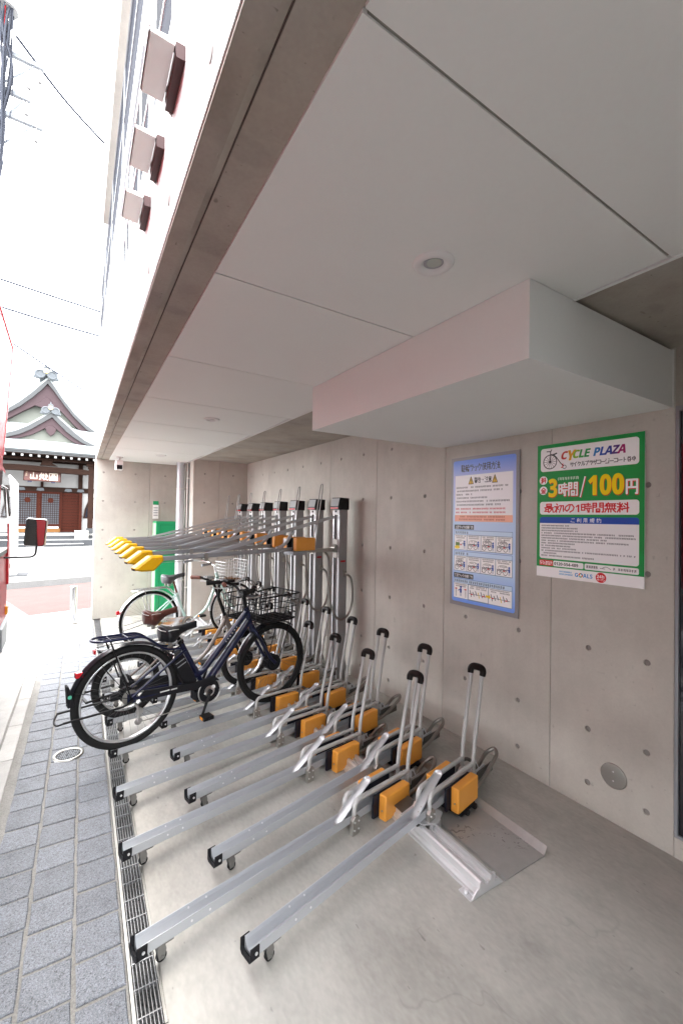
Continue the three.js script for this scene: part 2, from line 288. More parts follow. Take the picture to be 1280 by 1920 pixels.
// slab and suspended ceiling
structure(part('ceiling_slab', slab([[xf(ZNEAR) + 0.02, ZNEAR + 0.2], [WX + 0.3, ZNEAR + 0.2], [WX + 0.3, ZEND - 0.2], [xf(ZEND) + 0.02, ZEND - 0.2]], CEIL + 0.31, 0.3), M.beam, scene, 1.7));
{
  const c = structure(new THREE.Group()); c.name = 'ceiling'; scene.add(c);
  const lx = (z) => xf(z) + 0.178, zs = [ZNEAR, 0.35, -0.6, -1.545, -2.5, -3.45, -4.4, -5.35, -6.3, ZEND + 0.002];
  for (let i = 0; i + 1 < zs.length; i++) { const a = zs[i] - 0.004, b = zs[i + 1] + 0.004; part('ceiling_panel', slab([[lx(a), a], [1.655, a], [1.68, b], [lx(b), b]], CEIL + 0.008, 0.012), M.paint, c, 2); }
  part('joint_filler', zs.slice(1, -1).map((z) => bx(lx(z) + 0.01, CEIL + 0.001, z - 0.005, 1.65, CEIL + 0.007, z + 0.005)), M.seal, c);
  part('edge_trim', slab([[1.657, ZNEAR], [1.672, ZNEAR], [1.697, ZEND], [1.682, ZEND]], CEIL + 0.008, 0.017), M.white, c);
}
{ const b = structure(new THREE.Group()); b.name = 'ceiling_bulkhead'; scene.add(b);
  part('bulkhead_box', slab([[1.39, -0.93], [WX, -0.915], [WX, -2.495], [1.387, -2.53]], CEIL - 0.006, CEIL - 0.006 - 2.24), M.paint, b, 2);
  part('edge_trim', [bx(1.392, CEIL - 0.006, -2.515, WX, CEIL - 0.001, -0.935), bx(WX - 0.012, 2.245, -0.921, WX, CEIL, -0.912)], M.white, b); }
for (const [x, z, l] of [[1.04, -1.06, 'round white recessed ceiling light nearest the camera'], [1.1, -3.89, 'round white recessed ceiling light in the middle of the ceiling'], [1.17, -6.68, 'round white recessed ceiling light nearest the concrete end wall']]) {
  const t = thing('ceiling_light', l, 'ceiling light', [x, CEIL - 0.004, z], 0, 'recessed ceiling lights');
  part('light_trim', new THREE.LatheGeometry([[0.07, 0.0], [0.07, -0.004], [0.063, -0.012], [0.046, -0.012], [0.038, -0.004], [0.035, -0.0015]].map((p) => new THREE.Vector2(...p)), 36), M.white, t);
  part('reflector', disc(0.034, 0.001, 28).translate(0, -0.001, 0), M.frameGrey, t);
  part('lens', disc(0.025, 0.0012, 24).translate(0, -0.0022, 0.003), M.lens, t);
}
// ---------- facade above the opening ----------
{
  const f = structure(new THREE.Group()); f.name = 'building_facade'; f.position.set(0.2235, 0, 0); f.rotation.y = -0.0236; scene.add(f);
  tag(f, 'pale concrete building front above the bicycle parking opening', 'building');
  const L0 = 8.03, B = CEIL + 0.004; // far end (local -z), beam underside
  part('beam', [bx(0, B, -L0, 0.055, B + 0.3, ZNEAR + 0.2), bx(0.075, B, -L0, 0.178, B + 0.3, ZNEAR + 0.2)], M.beam, f, 1.7);
  part('drip_groove', [bx(0.0552, B + 0.02, -L0, 0.0748, B + 0.3, ZNEAR + 0.2), bx(0.0722, B + 0.0015, -L0, 0.0748, B + 0.0198, ZNEAR + 0.2)], M.grooveDark, f);
  const wallB = 3.24, wallT = 3.86, strips = [[-1.9, -1.0], [-2.75, -2.0], [-3.3, -2.85]];
  part('upper_wall', [bx(-0.003, B + 0.012, -L0, -0.0005, wallB, ZNEAR + 6), bx(-0.003, wallT, -L0, 0.2, 4.2, ZNEAR + 6), bx(-0.003, 5.05, -L0, 0.2, 11, ZNEAR + 6),
    bx(0.0, wallB - 0.35, -L0, 0.2, wallB, ZNEAR + 6), bx(-0.003, wallB, -1.0, 0.2, wallT, ZNEAR + 6), bx(-0.003, wallB, -2.0, 0.2, wallT, -1.9), bx(-0.003, wallB, -2.85, 0.2, wallT, -2.75), bx(-0.003, wallB, -L0, 0.2, wallT, -3.3)], M.fascia, f, 1.9);
  for (const [a, b] of strips) { const w = part('window', [bx(-0.002, wallB, a, 0.02, wallB + 0.02, b), bx(-0.002, wallT - 0.02, a, 0.02, wallT, b), bx(-0.002, 3.5, a, 0.02, 3.515, b), bx(-0.002, wallB + 0.02, (a + b) / 2 - 0.012, 0.02, wallT - 0.02, (a + b) / 2 + 0.012), bx(-0.002, wallB + 0.02, a, 0.02, wallT - 0.02, a + 0.02), bx(-0.002, wallB + 0.02, b - 0.02, 0.02, wallT - 0.02, b)], M.white, f); part('pane', [bx(0.003, 3.516, a, 0.02, wallT - 0.02, b)], M.paneGrey, w); part('lower_pane', bx(0.003, wallB + 0.02, a, 0.02, 3.499, b), M.paneDark, w); }
  const s = part('window', [bx(-0.001, 4.2, -L0 + 0.3, 0.05, 4.23, 3), bx(-0.001, 5.02, -L0 + 0.3, 0.05, 5.05, 3), bx(-0.001, 4.6, -L0 + 0.3, 0.05, 4.62, 3), ...[-7.5, -6.2, -4.9, -3.6, -2.3, -1, 0.3].map((z) => bx(-0.0005, 4.23, z - 0.02, 0.05, 5.02, z + 0.02))], M.frameGrey, f);
  part('pane', bx(0.006, 4.2, -L0 + 0.3, 0.048, 5.05, 3), M.paneDark, s);
  part('sill_ledge', bx(-0.055, 5.052, -5.7, -0.004, 5.16, 3), M.wall, f, 1.9);
  part('drip_line', bx(-0.014, 3.87, -L0, -0.0035, 3.9, -2.2), M.frameGrey, f);
  part('tie_plug', [-0.92, -1.42, -1.87, -2.32].map((z) => disc(0.016, 0.003, 14).rotateZ(Math.PI / 2).translate(-0.0035, 2.64, z)), M.plug, f);
}
const vents = [[-1.2, -1.39, 'nearest'], [-1.53, -1.71, 'middle'], [-1.85, -2.03, 'farthest']];
for (const [a, b, w] of vents) {
  const h = thing('vent_hood', w + ' of the three metal vent hoods on the white building front', 'vent hood', [0.2235, 0, 0], -0.0236, 'vent hoods on the facade');
  part('hood_body', ext([[-0.032, 2.928], [-0.032, 2.908], [-0.092, 2.912], [-0.094, 2.916], [-0.094, 2.924]], b, a, 0.0015), M.hood, h);
  part('neck', ext([[-0.0035, 2.885], [-0.027, 2.885], [-0.029, 2.9], [-0.029, 2.9265], [-0.0035, 2.9265]], b + 0.004, a - 0.004), M.neck, h);  // reddish colour stands in for the red truck reflected in the metal
  part('edge_trim', bx(-0.0965, 2.913, b, -0.0945, 2.926, a), M.maroon, h);
  part('bracket', [bx(-0.033, 2.9285, b + 0.02, -0.0035, 2.933, b + 0.04), bx(-0.033, 2.9285, a - 0.04, -0.0035, 2.933, a - 0.02)], M.hood, h);
  part('side_flange', ext([[-0.004, 2.88], [-0.03, 2.905], [-0.004, 2.93]], b - 0.004, b - 0.002), M.hood, h);
}
// ---------- pavement, drain, kerb, street ----------
const street = (o) => { o.position.set(0.175, 0, 0); o.rotation.y = -0.0314; return o; };
{ // granite setts in mortar, local frame along the drain
  const p = street(structure(new THREE.Group())); p.name = 'pavement'; scene.add(p);
  part('mortar_bed', slab([[-0.54, 1.0], [-0.001, 1.0], [-0.001, -7.85], [-0.25, -7.45], [-0.54, -7.0]], -0.007, 0.08), M.mortar, p, 0.9);
  const shapes = [];
  for (let k = 0; k < 6; k++) { const q = ext([[-0.0745, -0.08], [0.0745, -0.08], [0.0765, 0.01 * (rnd() - 0.5)], [0.0745, 0.08], [0.004 * rnd(), 0.081], [-0.0745, 0.08], [-0.076, 0.01 * (rnd() - 0.5)]].map(([a, b]) => [a + (rnd() - 0.5) * 0.005, b + (rnd() - 0.5) * 0.005]), 0, 0.05, 0.004).rotateX(-Math.PI / 2).translate(0, -0.05, 0); shapes[k] = boxUV(join(q), 0.45); const uv = shapes[k].attributes.uv, o = rnd(), o2 = rnd(); for (let i = 0; i < uv.count; i++) uv.setXY(i, uv.getX(i) + o, uv.getY(i) + o2); }
  for (let c = 0; c < 3; c++) { const x = -0.084 - 0.1635 * c, off = c * 0.045, end = -7.55 + 0.28 * c;
    for (let z = -0.75 - off; z > end; z -= 0.1705) { const m = new THREE.Mesh(shapes[(rnd() * 6) | 0], M.paver[(rnd() * 3) | 0]); m.name = 'paving_stone'; m.position.set(x + (rnd() - 0.5) * 0.003, -rnd() * 0.0025, z); m.rotation.set((rnd() - 0.5) * 0.008, (rnd() < 0.5 ? Math.PI : 0) + (rnd() - 0.5) * 0.012, (rnd() - 0.5) * 0.008); m.castShadow = m.receiveShadow = true; p.add(m); } }
}
{ // flush kerb and gutter slabs
  const k = street(structure(new THREE.Group())); k.name = 'kerb'; scene.add(k);
  const g = boxUV(join(rbx(-0.045, -0.08, -0.28, 0.045, 0, 0.28, 0.006)), 0.7), s = boxUV(join(rbx(-0.23, -0.08, -0.284, 0.23, 0, 0.284, 0.005)), 0.9);
  for (let z = -0.78, i = 0; z > -6.9; z -= 0.565, i++) { const m = new THREE.Mesh(g, M.kerb[i % 2]); m.name = 'kerb_stone'; m.position.set(-0.585, -0.002, z - 0.29); m.receiveShadow = true; k.add(m);
    const q = new THREE.Mesh(s, M.kerb[(i + 1) % 2]); q.name = 'gutter_slab'; q.position.set(-0.875, -0.008 - rnd() * 0.003, z - 0.1); q.receiveShadow = true; k.add(q); }
  part('mortar_bed', bx(-1.12, -0.2, -7.0, -0.542, -0.014, 0.6), M.mortar, k, 0.9);
}
structure(part('ground', bx(-60, -0.5, -120, 60, -0.06, 60), M.asphalt, scene, 1.2));
structure(part('side_street', slab([[-14, 14], [-0.94, 14], [-0.88, -6.9], [-0.75, -8.1], [-14, -6]], -0.02, 0.05), M.asphalt, scene, 1.2));
structure(part('sidewalk', slab([[-0.93, -6.9], [-0.2, -6.98], [0.42, -7.86], [0.42, -8.45], [6, -9.6], [6, -10.1], [0.45, -8.83], [-0.4, -8.62], [-0.7, -8.3]], -0.01, 0.04), M.sidewalk, scene, 1.5));
structure(part('cross_road', slab([[-40, 0], [-0.72, -8.24], [-0.4, -8.6], [0.44, -8.82], [14, -12.5], [14, -15.5], [0.6, -12.3], [-1.0, -11.85], [-40, -2]], -0.024, 0.03), M.redRoad, scene, 1.2));
structure(part('road_crossing', slab([[-10, -7.0], [-0.75, -8.2], [-0.42, -8.6], [-0.88, -10.3], [-1.1, -11.2], [-10, -9.6]], -0.019, 0.004), M.asphalt, scene, 1.2));
structure(part('forecourt', slab([[-30, -4.5], [-1.03, -12.05], [0.6, -12.5], [14, -15.7], [40, -40], [40, -60], [-30, -60]], 0.1, 0.3), M.pale, scene, 2.2));
structure(part('kerb_far', ext([[0, -0.1], [0.12, -0.1], [0.12, 0.108], [0.01, 0.108], [0, 0.095]], 0, 17).rotateY(-Math.PI / 2).rotateY(-0.27).translate(9.0, 0, -14.35), M.greyStone, scene));
// drain with steel grating, one metre lengths
for (let i = 0; i < 8; i++) {
  const words = ['nearest', 'second', 'third', 'fourth', 'fifth', 'sixth', 'seventh', 'farthest'];
  const d = thing('drain_grate', words[i] + ' length of steel drain grating from the camera, between paving and garage floor', 'drain grate', [xd(-i * 0.9 - 0.6), 0, -i * 0.9 - 0.6], -0.0314, 'lengths of drain grating');
  const z1 = -0.897, bars = [], cross = [];
  for (let k = 0; k < 7; k++) bars.push(bx(0.0165 + k * 0.0116, -0.022, z1, 0.019 + k * 0.0116, -0.003, 0));
  for (let k = 0; k < 9; k++) cross.push(bx(0.0135, -0.012, -0.05 - k * 0.1 - 0.0022, 0.0905, -0.0015, -0.05 - k * 0.1 + 0.0022));
  tag(part('bearing_bars', bars, M.zinc, d), null, null, null, 'stuff'); tag(part('cross_bars', cross, M.zinc, d), null, null, null, 'stuff');
  part('frame', [bx(0.001, -0.06, z1, 0.0045, 0.001, 0), bx(0.0045, -0.06, z1, 0.0125, -0.006, 0), bx(0.1015, -0.06, z1, 0.1045, 0.001, 0), bx(0.0925, -0.06, z1, 0.1015, -0.006, 0)], M.steelDull, d);
  part('channel', bx(0.0, -0.2, z1, 0.105, -0.062, 0), M.pit, d);
}
{ const m = thing('manhole_cover', 'small round metal inspection cover set in the granite paving', 'manhole cover', [0.062, 0, -3.50], 0.2);
  part('rim', new THREE.LatheGeometry([[0.072, -0.02], [0.072, 0.003], [0.078, 0.005], [0.092, 0.005], [0.094, -0.02]].map((p) => new THREE.Vector2(...p)), 40), M.steelDull, m);
  const b = []; for (let i = -6; i <= 6; i++) for (let j = -6; j <= 6; j++) if (Math.hypot(i, j) * 0.0105 < 0.064 && rnd() < 0.86) b.push(bx(i * 0.0105 - 0.0036, 0, j * 0.0105 - 0.0036, i * 0.0105 + 0.0036, 0.0035, j * 0.0105 + 0.0036));
  part('cover_plate', disc(0.071, 0.01, 36).translate(0, -0.004, 0), M.pit, m); part('tread_studs', b, M.armGrey, m); }
{ const b = thing('bollard', 'shiny stainless steel bollard at the corner of the pavement', 'bollard', [0.15, -0.01, -7.68]);
  part('post', new THREE.LatheGeometry([[0.047, 0], [0.047, 0.56], [0.044, 0.572], [0.03, 0.577], [0, 0.578]].map((p) => new THREE.Vector2(...p)), 28), M.chrome, b); part('base_collar', disc(0.055, 0.02, 28).translate(0, 0.008, 0), M.steelDull, b); }
{ const g = thing('gutter_grate', 'wide steel gutter grate in pale concrete near the crossing', 'drain grate', [-0.345, 0, -7.87], 0.22);
  const b = []; for (let k = 0; k < 13; k++) b.push(bx(-0.145 + k * 0.0235, -0.012, -0.19, -0.133 + k * 0.0235, 0.006, 0.19));
  part('bars', b, M.zinc, g); part('recess', bx(-0.16, -0.05, -0.205, 0.16, -0.0055, 0.205), M.pit, g); part('frame', [bx(-0.17, -0.03, -0.215, 0.17, 0.004, -0.2), bx(-0.17, -0.03, 0.2, 0.17, 0.004, 0.215)], M.steelDull, g); }
// ---------- bicycle racks ----------
const RA = 11.5 * Math.PI / 180;
const wheelG = join(disc(0.019, 0.014, 16).rotateX(Math.PI / 2));
function makeLowerRack() { // local: x along the rail from its street end, y up, z towards the camera
  const t = new THREE.Group();
  const U = [[-0.03, 0.125], [-0.03, 0.086], [-0.023, 0.079], [0.023, 0.079], [0.03, 0.086], [0.03, 0.125], [0.0265, 0.125], [0.0235, 0.113], [0.009, 0.09], [-0.009, 0.09], [-0.0235, 0.113], [-0.0265, 0.125]];
  const rail = part('rail', extX(U, 0.012, 1.7), M.alu, t, 0.6);
  const rv = []; for (const s of [0.2, 0.275]) for (const z of [-1, 1]) { rv.push(disc(0.0042, 0.003, 10).rotateX(Math.PI / 2).translate(s, 0.105, z * 0.0305)); rv.push(disc(0.0038, 0.003, 10).rotateX(Math.PI / 2).rotateX(0.3 * z).translate(s + 0.01, 0.114, z * 0.0225)); }
  part('rivets', rv, M.bright, rail);
  const cap = part('end_cap', [extX([[-0.035, 0.126], [-0.035, 0.083], [-0.026, 0.073], [0.026, 0.073], [0.035, 0.083], [0.035, 0.126], [0.0305, 0.126], [0.0305, 0.087], [0.0235, 0.0785], [-0.0235, 0.0785], [-0.0305, 0.087], [-0.0305, 0.126]], -0.004, 0.034, 0.0012), ext([[-0.035, 0.083], [-0.026, 0.073], [0.026, 0.073], [0.035, 0.083], [0.035, 0.1], [0.012, 0.09], [-0.012, 0.09], [-0.035, 0.1]], -0.006, -0.002).rotateY(-Math.PI / 2).rotateY(0).translate(-0.004, 0, 0)], M.blackMatt, t);
  part('cap_screw', [disc(0.0055, 0.004, 10).rotateX(Math.PI / 2).translate(0.019, 0.103, 0.036), disc(0.0055, 0.004, 10).rotateX(Math.PI / 2).translate(0.019, 0.103, -0.036)], M.bright, cap);
  const ca = part('caster', [bx(0.07, 0.074, -0.024, 0.135, 0.0785, 0.024), ext([[0.088, 0.014], [0.108, 0.014], [0.114, 0.045], [0.108, 0.066], [0.084, 0.066], [0.08, 0.05]], -0.0125, -0.0098), ext([[0.088, 0.014], [0.108, 0.014], [0.114, 0.045], [0.108, 0.066], [0.084, 0.066], [0.08, 0.05]], 0.0098, 0.0125), rod([0.096, 0.066, 0], [0.096, 0.074, 0], 0.014, 0.014, 12), rod([0.1, 0.022, -0.016], [0.1, 0.022, 0.016], 0.005, 0.005, 8)], M.casterSteel, t);
  const wh = new THREE.Mesh(wheelG, M.rubber); wh.name = 'caster_wheel'; wh.position.set(0.1, 0.02, 0); wh.castShadow = true; ca.add(wh);
  // chute that lifts the front wheel
  { const n = 26, k = 10, L = 0.305, pos = [], idx = [];
    for (let f = 0; f < 2; f++) for (let i = 0; i <= n; i++) { const u = i / n, e = Math.min(1, Math.sqrt(Math.max(0.0004, 1 - (1 - Math.min(1, u / 0.1)) ** 2)), Math.sqrt(Math.max(0.0004, 1 - (1 - Math.min(1, (1 - u) / 0.07)) ** 2)));
      for (let q = 0; q <= k; q++) { const a = Math.PI * (1.03 + 0.94 * q / k); pos.push(u * L, Math.sin(a) * 0.015 * (0.5 + 0.5 * e) + 0.015 - f * 0.0022, Math.cos(a) * 0.0245 * e); } }
    const W = k + 1, S = (n + 1) * W; for (let f = 0; f < 2; f++) for (let i = 0; i < n; i++) for (let q = 0; q < k; q++) { const o = f * S + i * W + q; f ? idx.push(o, o + W, o + 1, o + 1, o + W, o + W + 1) : idx.push(o, o + 1, o + W, o + 1, o + W + 1, o + W); }
    const g = new THREE.BufferGeometry(); g.setAttribute('position', new THREE.Float32BufferAttribute(pos, 3)); g.setIndex(idx); g.computeVertexNormals(); g.rotateZ(0.535).translate(0.985, 0.088, 0);
    const ch = part('wheel_chute', g, M.chute, t); part('chute_bolt', [disc(0.0045, 0.003, 8).rotateZ(0.535).translate(1.035, 0.1175, 0.004), disc(0.0045, 0.003, 8).rotateZ(0.535).translate(1.06, 0.132, 0.004)], M.steelDull, ch); }
  for (const s of [-1, 1]) {
    const z = s * 0.037;
    part('guide_tube', bend([[1.088, 0.095, z], [1.088, 0.198, z], [1.545, 0.192, z]], 0.0125, 0.045, 10), M.tube, t);
    part('post_tube', bend([[1.547, 0.128, z], [1.549, 0.255, z], [1.645, 0.71, z]], 0.0122, 0.07, 10), M.tube, t);
    part('lock_box', rbx(1.263, 0.043, s * 0.056, 1.478, 0.178, s * 0.108, 0.009, 2), M.orange, t);
    part('backing_plate', bx(1.225, 0.052, s * 0.041, 1.47, 0.172, s * 0.0545), M.navyPlate, t);
    part('base_bracket', [ext([[1.062, 0.02], [1.118, 0.02], [1.118, 0.112], [1.1, 0.128], [1.08, 0.128], [1.062, 0.11]], s > 0 ? 0.0315 : -0.055, s > 0 ? 0.055 : -0.0315, 0.002)], M.steelDull, t);
    part('bolt', [[1.075, 0.06], [1.105, 0.06], [1.075, 0.1], [1.105, 0.1]].map(([a, b]) => disc(0.0048, 0.005, 6).rotateX(Math.PI / 2).translate(a, b, s * 0.0575)), M.bright, t);
    part('clamp_plate', ext([[1.515, 0.06], [1.575, 0.06], [1.575, 0.14], [1.53, 0.15], [1.515, 0.13]], s > 0 ? 0.0315 : -0.04, s > 0 ? 0.04 : -0.0315), M.steelDull, t);
    part('box_screw', disc(0.005, 0.003, 10).rotateZ(Math.PI / 2).translate(1.2615, 0.095, s * 0.083), M.steelDull, t);
  }
  part('handle_grip', curve([[1.641, 0.69, -0.04], [1.647, 0.714, -0.041], [1.652, 0.73, -0.031], [1.654, 0.735, 0], [1.652, 0.73, 0.031], [1.647, 0.714, 0.041], [1.641, 0.69, 0.04]], (u) => 0.0185 + 0.0035 * Math.sin(Math.PI * u), 30, 12), M.grip, t);
  part('grip_screw', disc(0.005, 0.006, 8).rotateX(Math.PI / 2).translate(1.646, 0.712, 0.057), M.bright, t);
  part('slide_foot', [rbx(1.3, 0.012, -0.1, 1.46, 0.03, 0.1, 0.004), rbx(1.32, 0.018, -0.06, 1.42, 0.05, 0.06, 0.005), rod([1.34, 0.03, 0.1], [1.34, 0.03, 0.125], 0.016, 0.016, 10), rod([1.42, 0.03, 0.1], [1.42, 0.03, 0.125], 0.016, 0.016, 10)], M.blackMatt, t);
  part('rear_angle', [bx(1.6, 0.05, -0.03, 1.8, 0.056, 0.035), bx(1.6, 0.05, 0.03, 1.8, 0.11, 0.036), bx(1.5, 0.05, -0.03, 1.6, 0.076, 0.03)], M.darkSteel, t);
  part('return_loop', bend([[1.45, 0.075, 0.075], [1.62, 0.085, 0.07], [1.82, 0.15, 0.055], [1.86, 0.165, 0.02], [1.82, 0.135, -0.02], [1.66, 0.04, -0.03], [1.45, 0.035, -0.04]], 0.0125, 0.06, 9), M.hose, t);
  part('conduit', curve([[1.5, 0.06, -0.06], [1.58, 0.1, -0.09], [1.66, 0.13, -0.07], [1.68, 0.1, -0.02], [1.62, 0.07, 0.02], [1.55, 0.09, 0.03]], 0.011, 26, 8), M.darkSteel, t);
  return t;
}
const protoLower = makeLowerRack();
const ord = ['nearest', 'second', 'third', 'fourth', 'fifth', 'sixth', 'seventh', 'eighth', 'ninth', 'tenth', 'eleventh'];
function placeLower(i, inner, x, z) {
  const o = protoLower.clone(); o.name = numbered('lower_bike_rack'); scene.add(o);
  o.position.set(x, inner ? 0 : 0.002, z); o.rotation.set(0, RA, inner ? 0 : -0.0335, 'XYZ');
  const what = (!inner && i === 3) ? 'holding the navy bicycle' : (!inner && i === 4) ? 'holding the brown bicycle' : (inner && i === 8) ? 'under the mint bicycle' : 'empty';
  tag(o, `${ord[i]} low rail from camera of those ${inner ? 'stopping short of' : 'reaching over'} the drain, ${what}`, 'bike rack', inner ? 'low bike rails stopping short of the drain' : 'low bike rails reaching over the drain');
}
const innerCaps = [[0.582, -1.516], [0.597, -1.994], [0.608, -2.496], [0.626, -2.969]], outerCaps = [[0.241, -1.725], [0.253, -2.242], [0.27, -2.718], [0.284, -3.205]];
for (let i = 0; i < 10; i++) {
  const a = innerCaps[i] || [0.626 + 0.0152 * (i - 3), -2.969 - 0.489 * (i - 3)], b = outerCaps[i] || [0.284 + 0.0152 * (i - 3), -3.205 - 0.488 * (i - 3)];
  if (i !== 8 || true) placeLower(i, true, a[0], a[1] + 0.035);
  if (i < 9) placeLower(i, false, b[0], b[1] + 0.035);
}
const rackAt = (inner, i) => { const c = inner ? innerCaps : outerCaps; return c[i] || (inner ? [0.626 + 0.0152 * (i - 3), -2.969 - 0.489 * (i - 3)] : [0.284 + 0.0152 * (i - 3), -3.205 - 0.488 * (i - 3)]); };
// slide track and drip tray on the floor
{ const t = thing('floor_track', 'grooved aluminium slide track bolted to the floor under the racks', 'floor track', [1.618, 0, -1.262], -0.0314);
  const pr = [[-0.078, 0.002], [-0.078, 0.012], [-0.066, 0.013], [-0.06, 0.022], [-0.05, 0.026], [-0.047, 0.056], [-0.04, 0.064], [-0.026, 0.064], [-0.022, 0.045], [-0.006, 0.045], [-0.005, 0.038], [0.005, 0.038], [0.006, 0.045], [0.022, 0.045], [0.026, 0.064], [0.04, 0.064], [0.047, 0.056], [0.05, 0.026], [0.06, 0.022], [0.066, 0.013], [0.078, 0.012], [0.078, 0.002]];
  part('track_profile', ext(pr, -5.9, 0), M.aluRaw, t, 0.5);
  for (const s of [-1, 1]) { part('end_bracket', [bx(s * 0.05, 0.001, -0.07, s * 0.105, 0.006, 0.0), ext([[0, 0.006], [0.045, 0.006], [0, 0.04]].map(([a, b]) => [s * (0.055 + a * 0.9), b]), -0.005, 0)], M.aluRaw, t); part('anchor_bolt', disc(0.008, 0.02, 6).translate(s * 0.09, 0.012, -0.04), M.bright, t); }
  const c = part('carriage', [bx(-0.06, 0.06, -0.62, 0.06, 0.066, -0.40), bx(-0.045, 0.03, -0.47, 0.045, 0.062, -0.42)], M.darkSteel, t); }
{ const t = thing('drip_tray', 'shallow stained metal tray on the floor beside the slide track', 'tray', [1.735, 0, -1.255], -0.0314);
  part('tray_base', bx(0, 0.002, -5.8, 0.295, 0.006, 0), M.tray, t, 0.42);
  part('rim', [ext([[0.292, 0.002], [0.317, 0.042], [0.314, 0.043], [0.289, 0.004]], -5.8, 0), bx(-0.002, 0.002, -5.8, 0.001, 0.016, 0)], M.tray, t, 0.42); }
{ const b = thing('carriage_block', 'small aluminium carriage block under the nearest rail, standing on the slide track', 'bracket', [0.582, 0, -1.481], RA);
  part('top_plate', ext([[1.0, -0.09], [1.16, -0.09], [1.185, -0.055], [1.185, 0.055], [1.1, 0.085], [1.03, 0.04]].map(([a, c]) => [a, -c]), 0, 0.006).rotateX(-Math.PI / 2).translate(0, 0.067, 0), M.aluRaw, b);
  part('box_section', [bx(1.09, 0.064, -0.06, 1.094, 0.066, 0.06), bx(1.065, 0.02, 0.035, 1.07, 0.066, 0.075), bx(1.135, 0.02, 0.035, 1.14, 0.066, 0.075), bx(1.065, 0.0635, 0.035, 1.14, 0.0665, 0.075), bx(1.065, 0.02, 0.03, 1.14, 0.066, 0.034)], M.aluRaw, b);
  part('stop_bolt', [rod([1.1, 0.04, 0.03], [1.1, 0.04, 0.05], 0.012, 0.012, 6), rod([1.03, 0.03, 0.06], [1.03, 0.03, 0.09], 0.012, 0.012, 8)], M.steelDull, b); }

